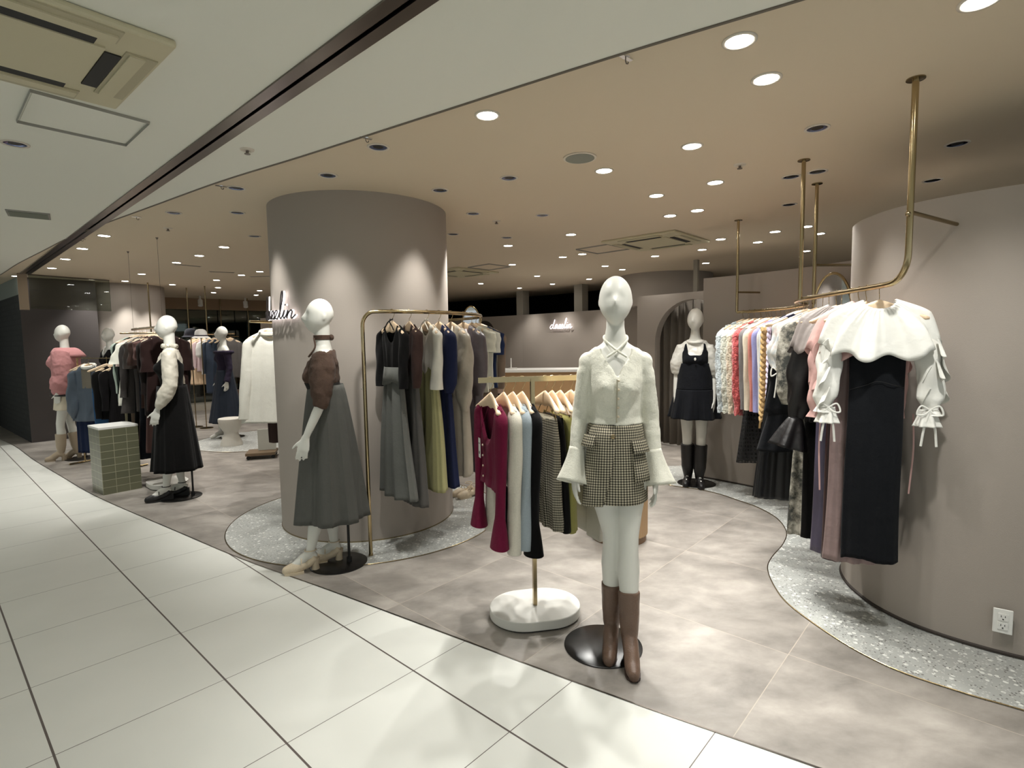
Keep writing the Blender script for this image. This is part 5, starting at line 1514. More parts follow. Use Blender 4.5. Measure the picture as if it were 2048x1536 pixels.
LONG = [(0, 0.05), (0.2, 0.052), (0.6, 0.042), (0.9, 0.034), (1, 0.034)]
BELL = [(0, 0.048), (0.3, 0.046), (0.6, 0.036), (0.78, 0.034), (1, 0.068)]
SHORT = [(0, 0.055), (1, 0.062)]
PUFF = [(0, 0.05), (0.4, 0.075), (0.85, 0.07), (1, 0.035)]
KNIT = [(0, 0.058), (0.3, 0.062), (0.8, 0.052), (0.9, 0.038), (1, 0.038)]
def railpt(y):
    for i in range(len(RA) - 1):
        a_, b_ = RA[i], RA[i + 1]
        if a_[1] <= y <= b_[1]:
            q = (y - a_[1]) / (b_[1] - a_[1] + 1e-9); return (a_[0] + (b_[0] - a_[0]) * q, y, RZ)
    return (RA[-1][0], RA[-1][1], RZ)
C_ = cloth
# --- front T stand (yaw -72: near end to the right)
def ts(s):
    c, q = math.cos(math.radians(10.8)), math.sin(math.radians(10.8))
    return (0.108 + s * c, 2.88 + s * q, 1.302)
mag = C_('burgundy', 100, 22, 50, 'knit')
g = garment('top', 'burgundy ribbed cardigan with bell sleeves and a white price tag', 'cardigan', ts(-0.225), -70, mag, 11, hem=-0.56, w=0.185, nd=0.2, nw=0.125, slv=(0.70, BELL), hi=1.7, fold=(0.004, 3), sf=0.002)
mb = MB(); mb.box((-0.03, -0.058, -0.36), (0.034, 0.0015, 0.105)); mb.box((-0.03, -0.0592, -0.385), (0.014, 0.0012, 0.014), mi=1); mb.box((-0.03, -0.0592, -0.335), (0.02, 0.0012, 0.004), mi=1); tg = mb.build('price_tag', [M_WHITE, plain('tag_print', srgb(90, 88, 84), 0.7)], g, smooth=False)
mb = MB(); mb.tube([(-0.03, -0.056, -0.31), (0.0, -0.045, -0.22), (0.02, -0.02, -0.14)], 0.0015, 5); mb.build('tag_string', mag, g)
for kk in range(4):
    mb = MB(); mb.blob((0.0, -0.050, -0.34 - 0.055 * kk), (0.006, 0.004, 0.006), 8, 6); mb.build('button', plain('pearl', srgb(210, 195, 170), 0.3), g)
g = garment('top', 'cream cardigan with long straight sleeves between burgundy and light blue ones', 'cardigan', ts(-0.155), -70, C_('cream_knit2', 206, 200, 186, 'knit'), 12, hem=-0.55, w=0.19, nd=0.18, nw=0.13, slv=(0.73, [(0, 0.05), (0.3, 0.05), (0.7, 0.045), (0.75, 0.047), (1, 0.05)]), hi=1.7, fold=(0.004, 3), sf=0.002)
g = garment('top', 'light blue cardigan with long sleeves on the front T stand', 'cardigan', ts(-0.105), -68, C_('light_blue', 150, 160, 166, 'knit'), 13, hem=-0.55, w=0.19, nd=0.18, nw=0.13, slv=(0.71, [(0, 0.048), (0.6, 0.04), (1, 0.052)]), hi=1.7, sf=0.002)
g = garment('top', 'black cardigan with flared sleeves beside the light blue one', 'cardigan', ts(-0.055), -68, C_('black_knit', 12, 11, 12, 'knit'), 14, hem=-0.56, w=0.195, nd=0.18, nw=0.13, slv=(0.74, BELL), hi=1.7, sf=0.002)
CHK = gingham('hanging', srgb(48, 46, 42), srgb(116, 110, 98), srgb(188, 180, 160), 0.0065)
garment('skirt', 'beige and black checked mini skirt clipped on the front T stand', 'skirt', ts(0.07), -72, CHK, 15, hem=-0.78, wh=0.19, dh=0.05, hi=1.4)
garment('skirt', 'black mini skirt clipped between checked and olive skirts', 'skirt', ts(0.11), -72, M_BLK, 16, hem=-0.79, wh=0.19, dh=0.045)
garment('skirt', 'olive green skirt clipped on the front T stand', 'skirt', ts(0.155), -72, C_('olive', 146, 142, 84, 'woven'), 17, hem=-0.80, wh=0.18, dh=0.045)
for i, (s, wd) in enumerate(((0.215, 'nearest the olive skirt'), (0.25, 'between two like it'), (0.29, 'closest to the checked skirt mannequin'))):
    garment('top', 'white lace camisole on the front T stand, ' + wd, 'camisole', ts(s), -74, C_('white_lace', 226, 214, 204, 'satin'), 20 + i, hem=-0.50, w=0.15, nd=0.08)
garment('trousers', 'pale grey shorts hanging low behind the checked skirt mannequin', 'shorts', ts(0.31), -74, C_('pale_grey', 176, 172, 160, 'woven'), 24, hem=-0.86)

# --- curved rail round the column
def cp(deg, z=1.72):
    x, y = arc2(CC[0], CC[1], 1.01, deg, deg + 1, 1)[0]; return (x, y, z)
GW = C_('mid_grey_wool', 100, 101, 97, 'woven')
def two(t_): return [t_]
g = garment('dress', 'long dress with black scoop neck top and grey flared skirt', 'dress', cp(-64), -48, [M_BLK, GW], 31, hem=-1.30, w=0.175, wh=0.235, dh=0.065, nd=0.12, nw=0.085, breaks=[0.255], pleat=9, slv=(0.40, [(0, 0.045), (1, 0.04)]), smat=M_BLK, hi=1.8, fold=(0.012, 3))
mb = MB(); mb.grid([[((0.118 + q * 0.03) * math.cos(a_), -(0.047 + 0.014 * q) * math.sin(a_), -0.385 - 0.10 * q - 0.03 * q * abs(math.cos(a_ * 1.5))) for a_ in [2 * PI * k / 48 for k in range(48)]] for q in (0, 0.5, 1)], True); o = mb.build('peplum', GW, g); mod(o, 'SOLIDIFY', thickness=0.003)
garment('dress', 'long dress with brown top and dark grey skirt next to the black topped one', 'dress', cp(-57), -58, [C_('dark_brown', 62, 46, 42, 'knit'), C_('dark_grey_wool', 82, 80, 77, 'woven')], 32, hem=-1.36, w=0.175, wh=0.22, dh=0.06, nd=0.10, breaks=[0.25], pleat=9, slv=(0.40, [(0, 0.052), (0.7, 0.055), (1, 0.035)]), hi=1.6)
garment('dress', 'long dress with white top and lime green skirt', 'dress', cp(-49), -56, [C_('ivory', 222, 218, 206, 'satin'), C_('lime_green', 166, 162, 118, 'woven')], 33, hem=-1.28, w=0.175, wh=0.22, dh=0.06, nd=0.08, breaks=[0.25], pleat=9, slv=(0.42, [(0, 0.046), (0.6, 0.05), (1, 0.06)]), smat=C_('ivory', 222, 218, 206, 'satin'), hi=1.7)
for gg, mm in ((GARMS[-1], C_('ivory', 222, 218, 206, 'satin')), (GARMS[-3], M_BLK)):
    for sx in (-1, 1):
        mb = MB(); mb.tube(crom([(sx * 0.075, -0.03, -0.13), (sx * 0.045, -0.028, -0.10), (sx * 0.01, -0.026, -0.072), (-sx * 0.02, -0.004, -0.052)], 4), 0.004, 6); mb.build('neck_strap', mm, gg)
garment('dress', 'navy blue long dress beside the lime green skirted one', 'dress', cp(-43), -56, C_('navy', 28, 34, 62, 'woven'), 34, hem=-1.27, w=0.18, wh=0.22, dh=0.06, nd=0.09, pleat=8, slv=(0.45, PUFF), hi=1.6)
g = garment('coat', 'beige grey trench jumpsuit with wide collar on column rail', 'jumpsuit', cp(-36), -48, C_('trench_beige', 166, 157, 142, 'satin'), 35, hem=-1.22, w=0.175, wh=0.19, dh=0.07, nd=0.18, slv=(0.60, PUFF), hi=1.7, fold=(0.012, 4), sf=0.008)
mb = MB()
for sx in (-1, 1):
    mb.grid([[(sx * 0.07, -0.035, -0.10), (sx * 0.10, -0.052, -0.17), (sx * 0.115, -0.055, -0.26), (sx * 0.03, -0.058, -0.33)], [(sx * 0.055, -0.03, -0.10), (sx * 0.05, -0.05, -0.17), (sx * 0.03, -0.055, -0.25), (sx * 0.015, -0.056, -0.33)]])
o = mb.build('lapel', C_('lapel_cream', 200, 192, 176, 'satin'), g); mod(o, 'SOLIDIFY', thickness=0.004)
mb = MB(); mb.tube([(0.14 * math.cos(2 * PI * k / 30), -0.05 * math.sin(2 * PI * k / 30), -0.47) for k in range(30)], 0.014, 6, closed=True); mb.build('belt', C_('trench_beige', 166, 157, 142, 'satin'), g)
g = garment('coat', 'dark mauve grey long dress with pale pointed collar on the column rail', 'dress', cp(-27), -40, C_('mauve_grey', 84, 76, 80, 'satin'), 36, hem=-1.22, w=0.175, wh=0.19, dh=0.07, nd=0.16, slv=(0.50, PUFF), hi=1.5, fold=(0.010, 4))
mb = MB()
for sx in (-1, 1):
    mb.grid([[(sx * 0.07, -0.035, -0.12), (sx * 0.11, -0.055, -0.20), (sx * 0.06, -0.06, -0.30)], [(sx * 0.05, -0.03, -0.12), (sx * 0.03, -0.05, -0.20), (sx * 0.02, -0.056, -0.28)]])
o = mb.build('collar', C_('pale_lilac', 196, 188, 196, 'satin'), g); mod(o, 'SOLIDIFY', thickness=0.004)
L_ = [('white short sleeve blouse on the column rail', 'blouse', (214, 212, 196), 'top', -0.62, (0.17, SHORT)), ('ivory tee with blue sleeve hem on the column rail', 'shirt', (206, 206, 196), 'top', -0.60, (0.18, SHORT)),
      ('navy short sleeve knit on the column rail', 'sweater', (34, 46, 78), 'top', -0.6, (0.2, SHORT)), ('grey vest top on the column rail', 'top', (120, 116, 108), 'top', -0.6, None),
      ('taupe long dress near the end of the column rail', 'dress', (128, 112, 98), 'dress', -1.2, (0.5, LONG)), ('shell pink long dress near the end of the column rail', 'dress', (206, 180, 164), 'dress', -1.2, (0.55, LONG)), ('black long coat last on the column rail', 'coat', (28, 26, 30), 'coat', -1.05, (0.6, LONG))]
for i, (what, cat, c, kd, hem, sl) in enumerate(L_):
    ph = -19 + i * 5.5
    garment(kd, what, cat, cp(ph), -34 + i * 4, C_('c1_%d' % i, *c, 'woven'), 40 + i, hem=hem, slv=sl, w=0.18, wh=0.19, dh=0.05, hi=1.2, sf=0.004)

# --- right rail, near part
SAT = C_('white_organza', 228, 227, 220, 'satin', alpha=0.93)
hp = (1.772, 2.63, RZ)
g = garment('dress', 'long black dress with white organza ruffle collar, nearest on right rail', 'dress', hp, -22, C_('blue_black_crepe', 15, 17, 21, 'woven'), 51, hem=-1.35, prof=[(0, 0.125, 0.014), (0.08, 0.118, 0.03), (0.3, 0.114, 0.03), (0.6, 0.118, 0.032), (1, 0.122, 0.038)], nw=0.06, nd=0.05, hi=2.0, fold=(0.004, 3), hemwave=0.008)
mb = MB(); mb.tube(crom([(-0.112, -0.012, -0.50), (-0.05, -0.036, -0.475), (0.0, -0.038, -0.455), (0.06, -0.036, -0.47), (0.112, -0.012, -0.485)], 4), 0.0014, 5); mb.build('waist_seam', M_BLACKM, g)
def capelet(parent, mat, r0, rx, ry, z0, z1, ruf, amp, name='ruffle_collar', seed=0, rfac=1.0):
    mb = MB(); rows = []; n = 160
    for i in range(15):
        t = i / 14; row = []
        for k in range(n):
            th = 2 * PI * k / n; a_ = amp * t ** 1.2 * math.sin(ruf * th + 1.5 * math.sin(2 * th + seed) + seed)
            X = (r0 + (rx - r0) * t ** 0.8); Y = (r0 * 0.62 + (ry - r0 * 0.62) * t ** 0.8)
            sa = abs(math.sin(th)) ** 0.9; zs = hz(min(X, 0.2)) + 0.028 - max(0.0, X - 0.2) * 2.4 - 0.06 * t ** 5; zz = (z0 + (z1 - z0) * t ** 1.1) * sa + zs * (1 - sa)
            g_ = 0.004 * math.sin(34 * th + seed) * math.exp(-t * 3) + 0.003 * math.sin(23 * th) * t; X += g_; Y += g_
            row.append(((X + a_) * math.cos(th) * (rfac if math.cos(th) > 0 else 1.0), -(Y + a_ * 1.3) * math.copysign(abs(math.sin(th)) ** 0.6, math.sin(th)), zz + 0.018 * t * math.cos(ruf * th + seed)))
        rows.append(row)
    mb.grid(rows, True); o = mb.build(name, mat, parent, edge=80); mod(o, 'SOLIDIFY', thickness=0.0015); return o
capelet(g, SAT, 0.066, 0.238, 0.105, -0.108, -0.345, 8, 0.018, seed=1.0)
mb = MB(); mb.tube([(0.062 * math.cos(2 * PI * k / 28), -0.04 * math.sin(2 * PI * k / 28), -0.104 - 0.016 * math.sin(2 * PI * k / 28)) for k in range(28)], 0.008, 8, closed=True); mb.build('stand_collar', SAT, g)
for sx in (-1, 1):
    s_ = sleeve('organza_sleeve', SAT, g, sx, 0.195, 0.38, [(0, 0.045), (0.3, 0.055), (0.8, 0.05), (0.92, 0.03), (1, 0.05)], 5, out=0.025, fw=-0.02, n=40, steps=40, folds=0.006, ztop=-0.235)
    for j, (za, zb) in enumerate(((-0.24, -0.40), (-0.34, -0.50))):
        ruffle(s_, SAT, 'sleeve_ruffle', [(sx * 0.215, -0.06, za), (sx * 0.245, -0.03, za - 0.05), (sx * 0.25, 0.02, zb), (sx * 0.20, -0.065, zb + 0.02)], 0.085, 0.018, 2.5)
    bell('cuff_frill', s_, SAT, (sx * 0.205, -0.02, -0.585), (sx * 0.205, -0.022, -0.665), 0.034, 0.052, ruf=7, amp=0.008)
    mb = MB(); bx, bz = sx * 0.205, -0.585
    for q in (-1, 1):
        mb.tube(crom([(bx, -0.055, bz), (bx + q * 0.035, -0.06, bz + 0.02), (bx + q * 0.05, -0.06, bz - 0.02), (bx + q * 0.02, -0.06, bz - 0.02), (bx, -0.056, bz)], 5), 0.004, 6, flat=0.4)
        mb.tube(crom([(bx, -0.056, bz), (bx + q * 0.02, -0.06, bz - 0.08), (bx + q * 0.03, -0.058, bz - 0.17)], 5), 0.005, 6, flat=0.3)
    mb.build('ribbon_bow', SAT, s_)
PKS = C_('powder_pink', 204, 164, 158, 'satin', alpha=0.95); DP = C_('dusty_rose', 134, 114, 112, 'satin')
g = garment('dress', 'dusty rose long dress with powder pink ruffled blouse, second on right rail', 'dress', railpt(2.73), -16, DP, 52, hem=-1.40, prof=[(0, 0.13, 0.014), (0.1, 0.125, 0.026), (0.5, 0.145, 0.03), (1, 0.16, 0.034)], hi=1.6, fold=(0.009, 4))
capelet(g, PKS, 0.062, 0.25, 0.10, -0.085, -0.35, 9, 0.016, seed=2.2, rfac=0.75)
for sx in (-1, 1):
    s_ = sleeve('sleeve', PKS, g, sx, 0.19, 0.42, [(0, 0.045), (0.3, 0.055), (0.8, 0.045), (0.92, 0.028), (1, 0.045)], 6, out=0.03, fw=-0.02, n=36, steps=36, folds=0.006, tight=True, ztop=-0.23)
    ruffle(s_, PKS, 'sleeve_ruffle', [(sx * (0.215 if sx < 0 else 0.17), -0.06, -0.24), (sx * (0.245 if sx < 0 else 0.18), -0.03, -0.29), (sx * (0.25 if sx < 0 else 0.18), 0.01, -0.40), (sx * (0.20 if sx < 0 else 0.16), -0.065, -0.42)], 0.085 if sx < 0 else 0.05, 0.018, 2.5)
    mb = MB(); mb.tube(crom([(sx * 0.205, -0.05, -0.62), (sx * 0.21, -0.055, -0.8), (sx * 0.20, -0.05, -1.02)], 6), 0.004, 6, flat=0.4); mb.build('ribbon', PKS, s_)
garment('dress', 'dark wine long dress squeezed behind the dusty rose one', 'dress', railpt(2.80), -14, C_('wine', 50, 28, 28, 'satin'), 53, hem=-1.42, prof=[(0, 0.13, 0.014), (0.1, 0.12, 0.034), (1, 0.145, 0.05)])
garment('dress', 'blue violet long dress on the right rail', 'dress', railpt(2.88), -20, C_('blue_violet', 74, 68, 88, 'satin'), 54, hem=-1.42, prof=[(0, 0.13, 0.014), (0.1, 0.13, 0.034), (1, 0.16, 0.05)], hi=1.3)
BSH = C_('black_sheer', 16, 14, 15, 'satin', alpha=0.95); GSH = C_('smoke_sheer', 146, 138, 134, 'satin', alpha=0.9)
g = garment('top', 'black sheer blouse with smoky ruffle shoulders and big cuffs', 'blouse', railpt(2.97), -24, BSH, 55, hem=-0.72, w=0.17, nd=0.05, hi=1.5)
capelet(g, GSH, 0.062, 0.25, 0.11, -0.085, -0.32, 7, 0.014, seed=4, rfac=0.72)
for sx in (-1, 1):
    s_ = sleeve('sleeve', BSH, g, sx, 0.18, 0.47, [(0, 0.05), (0.3, 0.062), (0.8, 0.06), (1, 0.032)], 7, out=0.02, fw=-0.03, n=36, steps=36, folds=0.008, tight=True, ztop=-0.23)
    xx = 0.205 if sx < 0 else 0.15
    bell('gathered_cuff', s_, BSH, (sx * xx, -0.03, -0.69), (sx * (xx + (0.04 if sx < 0 else 0)), -0.05, -0.86), 0.034, 0.095 if sx < 0 else 0.05, ruf=6, amp=0.014, power=0.8)
FLO = floral('grey_floral', srgb(60, 62, 58), srgb(150, 146, 134), srgb(206, 202, 190), 0.90, 12); FLW = floral('white_floral', srgb(196, 202, 206), srgb(224, 224, 218), srgb(206, 190, 186), 0.95, 16)
garment('dress', 'black lined long dress beside the blue violet one', 'dress', railpt(3.03), -26, M_BLK, 56, hem=-1.40, prof=[(0, 0.13, 0.014), (0.1, 0.13, 0.034), (1, 0.15, 0.04)])
g = garment('dress', 'sheer grey floral long dress with ties on the right rail', 'dress', railpt(3.12), -26, FLO, 57, hem=-1.42, prof=[(0, 0.14, 0.014), (0.1, 0.14, 0.034), (0.5, 0.155, 0.04), (1, 0.175, 0.05)], pleat=8, hi=1.7, fold=(0.012, 4), slv=(0.5, PUFF), rside=0.6)
for j, (yy, what) in enumerate(((3.2, 'white floral puff blouse with tie bows on the right rail'), (3.28, 'pale lilac white floral blouse behind the bow tie one'))):
    g = garment('top', what, 'blouse', railpt(yy), -32, FLW, 58 + j, hem=-0.45, w=0.175, nd=0.04, slv=(0.30, [(0, 0.055), (0.7, 0.085), (1, 0.06)]), hi=1.3, sf=0.008)
    if j == 0:
        mb = MB()
        for q in (-1, 1):
            mb.tube(crom([(-0.22, -0.09, -0.44), (-0.22 + q * 0.03, -0.09, -0.42), (-0.22 + q * 0.035, -0.09, -0.47), (-0.22, -0.09, -0.45)], 5), 0.004, 6); mb.tube([(-0.22, -0.09, -0.45), (-0.22 + q * 0.015, -0.09, -0.60)], 0.004, 6)
        mb.build('tie_bow', M_WHB, g)
g = garment('dress', 'blue black tiered dress on the right rail bend', 'dress', railpt(3.58), -14, C_('blue_black_crepe', 15, 17, 21, 'woven'), 61, hem=-1.0, prof=[(0, 0.16, 0.014), (0.1, 0.16, 0.04), (0.44, 0.18, 0.05), (0.45, 0.16, 0.045), (0.7, 0.20, 0.06), (0.71, 0.17, 0.05), (1, 0.23, 0.07)], hi=1.5, fold=(0.01, 3))
garment('skirt', 'long black sheer pleated skirt on the right rail bend', 'skirt', railpt(3.72), -14, C_('black_pleat', 18, 19, 22, 'satin', alpha=0.93), 62, hem=-1.36, wh=0.24, dh=0.07, pleat=26, hi=2.0)
garment('top', 'navy collared cardigan on the right rail bend', 'cardigan', railpt(3.40), -30, C_('deep_navy', 36, 38, 56, 'knit'), 63, hem=-0.4, w=0.15, nd=0.03)
garment('top', 'lilac fine knit on the right rail bend', 'sweater', railpt(3.46), -30, C_('lilac_fine', 178, 172, 206, 'knit'), 64, hem=-0.4, w=0.16, nd=0.03)
# --- right rail, far part
FZ = (0.02, 0.034)
B_ = [(4.16, 'pale pink cardigan with ribbon cuffs', (216, 190, 196), 'knit', None, 1), (4.26, 'lavender cable knit sweater with ribbon ties', (190, 180, 198), 'knit', None, 2), (4.40, 'camel cable knit sweater with tassel ties', (188, 158, 110), 'knit', None, 2),
      (4.48, 'grey white fine knit', (196, 200, 202), 'knit', None, 0), (4.56, 'second white fine knit', (214, 212, 206), 'knit', None, 0), (4.64, 'lavender blue cardigan', (150, 150, 196), 'knit', None, 0), (4.71, 'coral pink cardigan', (198, 128, 116), 'knit', None, 0),
      (4.78, 'cream cardigan with wooden hanger end showing', (218, 208, 188), 'knit', None, 0), (4.85, 'charcoal trimmed grey cardigan', (122, 118, 118), 'knit', None, 0),
      (4.92, 'coral red fuzzy mohair cardigan', (196, 92, 92), 'fuzzy', FZ, 0), (5.0, 'cream beige fuzzy mohair cardigan', (214, 202, 180), 'fuzzy', FZ, 0), (5.07, 'mint white fuzzy mohair cardigan', (206, 208, 196), 'fuzzy', FZ, 0), (5.14, 'pale blue fuzzy mohair cardigan, last on the curved rail', (196, 206, 210), 'fuzzy', FZ, 0)]
for i, (yy, what, c, kd, dsp, x) in enumerate(B_):
    p = railpt(yy); m_ = C_('b_%d' % i, *c, kd)
    g = garment('top', what + (' on the curved right rail' if 'rail' not in what else ''), 'cardigan' if 'cardigan' in what else 'sweater', p, 2 if i > 3 else -6, m_, 80 + i, hem=-0.66, w=0.20, nd=0.10, slv=(0.80 if kd == 'fuzzy' else 0.74, KNIT if kd == 'fuzzy' or x == 2 else LONG), disp=dsp, hi=2.0 if dsp else 1.2, out=-0.0, fw=-0.02)
    if x == 2:
        braid(g, m_, -1, 0.20, -0.17, -0.92)
    if x:
        mb = MB()
        for q in (-1, 1):
            mb.tube(crom([(-0.22, -0.05, -0.88), (-0.22 + q * 0.045, -0.06, -0.92), (-0.22 + q * 0.05, -0.05, -1.02 - 0.04 * q)], 5), 0.009, 6, flat=0.5)
        mb.build('ribbon', m_, g)
def meshgrid_mat():
    m, N, L, B = new_mat('black_mesh_check'); uv = N.new('ShaderNodeUVMap'); sx = N.new('ShaderNodeSeparateXYZ'); L.new(uv.outputs[0], sx.inputs[0])
    a_ = grid_line(N, L, sx.outputs[0], 0.035, 0.014); b_ = grid_line(N, L, sx.outputs[1], 0.035, 0.014)
    al = mnode(N, L, 'ADD', mnode(N, L, 'MULTIPLY', mnode(N, L, 'MAXIMUM', a_, b_), 0.45), 0.52)
    L.new(al, B.inputs['Alpha']); B.inputs['Base Color'].default_value = srgb(18, 18, 20); B.inputs['Roughness'].default_value = 0.6
    return m
garment('skirt', 'black windowpane mesh skirt hanging under the cable knits', 'skirt', railpt(4.82), 0, meshgrid_mat(), 95, hem=-1.36, wh=0.26, dh=0.05, band=M_BLK)
garment('skirt', 'plain black midi skirt under the camel sweater', 'skirt', railpt(4.52), -6, M_BLK, 96, hem=-1.1, wh=0.17, dh=0.04)

# --- cable hung rail at the left
def lp(s, z=1.70):
    q = s; return (-4.45 + (-3.36 + 4.45) * q, 6.42 + (5.41 - 6.42) * q, z)
LL = [('pale mint long shirt at the far end of the cable hung rail', 'shirt', (176, 190, 180), 'coat', -0.84, (0.6, LONG)), ('bottle green jacket on the cable hung rail', 'jacket', (38, 48, 42), 'coat', -0.82, (0.6, LONG)), ('black jacket on the cable hung rail', 'jacket', (22, 20, 22), 'top', -0.85, (0.6, LONG)),
      ('pale pink shirt on the cable hung rail', 'shirt', (206, 184, 178), 'top', -0.85, (0.28, [(0, 0.05), (1, 0.085)])), ('white tunic with cape sleeves on the cable hung rail', 'blouse', (222, 221, 208), 'coat', -0.84, (0.24, [(0, 0.05), (1, 0.10)])), ('charcoal coat beside the white tunic', 'coat', (58, 54, 52), 'coat', -0.92, (0.6, LONG)),
      ('dark brown leather jacket on the cable hung rail', 'jacket', (44, 34, 28), 'top', -0.9, (0.3, [(0, 0.055), (1, 0.08)])), ('taupe shirt dress on the cable hung rail', 'dress', (110, 92, 80), 'dress', -1.25, None), ('chocolate brown blouse with peaked shoulders on the cable hung rail', 'blouse', (52, 36, 30), 'top', -0.85, (0.26, [(0, 0.06), (1, 0.09)])),
      ('mauve brown tee dress in front on the cable hung rail', 'dress', (92, 68, 64), 'dress', -1.3, (0.2, SHORT)), ('black shirt nearest on the cable hung rail', 'shirt', (28, 22, 20), 'coat', -0.9, (0.55, LONG)), ('dark espresso coat right of the black dress mannequin', 'coat', (40, 25, 23), 'coat', -0.85, (0.33, [(0, 0.05), (1, 0.07)]))]
for i, (what, cat, c, kd, hem, sl) in enumerate(LL):
    m_ = C_('l2_%d' % i, *c, 'leather' if 'leather' in what else 'woven')
    garment(kd, what, cat, lp(0.04 + i * 0.07 if i < 9 else 0.71 + (i - 9) * 0.06), 46, m_, 120 + i, hem=hem, slv=sl, w=0.21 if 'tunic' in what else (0.17 if 'espresso' in what else 0.19), wh=0.29 if 'tunic' in what else 0.20, out=0.05 if 'tunic' in what else 0.0, dh=0.055, sf=0.005)
for i, (s, what, cat, c, kd, hem) in enumerate(((0.075, 'beige wide trousers low on the cable hung rail', 'trousers', (140, 132, 108), 'trousers', -1.40), (0.215, 'long black skirt low on the cable hung rail', 'skirt', (12, 12, 12), 'skirt', -1.42), (0.285, 'brown trousers low on the cable hung rail', 'trousers', (108, 92, 78), 'trousers', -1.42), (0.425, 'black pleated skirt low on the cable hung rail', 'skirt', (10, 9, 9), 'skirt', -1.42), (0.565, 'dark navy skirt low on the cable hung rail', 'skirt', (20, 22, 28), 'skirt', -1.40))):
    garment(kd, what, cat, lp(s), 46, C_('t2_%d' % i, *c, 'woven'), 140 + i, hem=hem, wh=0.2, dh=0.028)

# --- low square rail
def sp_(s): return (-5.6 + 0.9 * s, 7.0 - 0.39 * s, 1.36)
DN = C_('blue_denim', 48, 84, 122, 'woven'); GB = C_('grey_blue', 70, 80, 92, 'satin')
g = garment('coat', 'grey blue sheer cardigan over white collar on the low brass rail', 'cardigan', sp_(0.24), -4, GB, 150, hem=-0.80, w=0.21, wh=0.25, dh=0.06, nd=0.12, slv=(0.62, [(0, 0.06), (0.4, 0.085), (0.85, 0.085), (1, 0.04)]), hi=1.4, sf=0.008)
mb = MB(); mb.tube([(0.07 * math.cos(2 * PI * k / 20), -0.05 * math.sin(2 * PI * k / 20), -0.10 - 0.02 * math.sin(2 * PI * k / 20)) for k in range(20)], 0.022, 8, closed=True); mb.build('white_collar', M_WHB, g)
mb = MB(); mb.grid([[(x, -0.052, z) for x in (-0.06, 0, 0.06)] for z in (-0.14, -0.3, -0.38)]); mb.build('inner_top', C_('taupe_top', 118, 112, 100, 'knit'), g)
garment('skirt', 'dark denim skirt under the grey blue cardigan', 'skirt', sp_(0.16), -4, C_('ink_denim', 26, 36, 62, 'woven'), 151, hem=-1.22, wh=0.17, dh=0.04)
garment('trousers', 'mid blue jeans clipped on the low brass rail', 'jeans', sp_(0.62), 24, DN, 152, hem=-1.16, hi=1.2)
garment('top', 'black knit beside the blue jeans on the low brass rail', 'sweater', sp_(0.78), 24, M_BLK, 153, hem=-0.75, slv=(0.6, LONG))
garment('dress', 'black long dress at the end of the low brass rail', 'dress', sp_(0.92), 24, C_('black2', 20, 18, 20, 'knit'), 154, hem=-1.15, slv=(0.5, LONG))

# --- far rail by the window and coat rail
def fp(s): return (-6.2 + 1.2 * s, 10.5 - 0.65 * s, 1.70)
FL = [('white puff sleeve blouse near the far window', 'blouse', (222, 216, 212), 'top', -0.8, (0.6, PUFF)), ('peach long blouse near the far window', 'blouse', (220, 192, 160), 'coat', -0.95, (0.5, BELL)), ('pale pink blouse near the far window', 'blouse', (214, 190, 192), 'top', -0.7, (0.5, LONG)), ('white lace blouse near the far window', 'blouse', (226, 224, 220), 'top', -0.75, (0.3, PUFF)),
      ('slate blue coat near the far window', 'coat', (62, 72, 88), 'coat', -1.1, (0.6, LONG)), ('dark denim dress near the far window', 'dress', (42, 52, 66), 'dress', -1.15, None), ('second dark denim dress near the far window', 'dress', (34, 42, 52), 'dress', -1.15, None), ('grey cardigan beside the navy mannequin', 'cardigan', (92, 88, 86), 'top', -0.8, (0.65, LONG))]
for i, (what, cat, c, kd, hem, sl) in enumerate(FL):
    garment(kd, what, cat, fp(0.1 + i * 0.115), -4, C_('fr_%d' % i, *c, 'woven'), 170 + i, hem=hem, slv=sl, w=0.19, wh=0.2, dh=0.05)
g = garment('coat', 'cream wool coat with piped seams left of the big column', 'coat', (-2.36, 5.33, 1.72), 18, C_('cream_wool', 216, 213, 202, 'woven'), 180, hem=-0.98, w=0.19, wh=0.30, dh=0.09, nd=0.06, slv=(0.80, [(0, 0.055), (0.8, 0.06), (1, 0.062)]), hi=1.5, out=0.07)
mb = MB(); mb.tube([(0.08 * math.cos(2 * PI * k / 20), -0.05 * math.sin(2 * PI * k / 20), -0.10 - 0.02 * math.sin(2 * PI * k / 20)) for k in range(20)], 0.024, 8, closed=True); mb.build('collar', C_('cream_wool', 216, 213, 202, 'woven'), g)
garment('coat', 'dark brown coat behind the cream wool coat', 'coat', (-2.27, 5.46, 1.72), 18, C_('choco', 60, 46, 42, 'woven'), 181, hem=-1.2, w=0.19, wh=0.2, dh=0.06, slv=(0.6, LONG))
mb = MB(); mb.tube(crom([(-2.25, 5.22, 0.80), (-2.25, 5.21, 0.6), (-2.24, 5.20, 0.35), (-2.24, 5.20, 0.22)], 5), 0.022, 8, flat=0.25)
tag(mb.build('coat_belt', C_('sage_belt', 128, 128, 112, 'woven')), 'long grey belt hanging below the cream wool coat', 'belt')

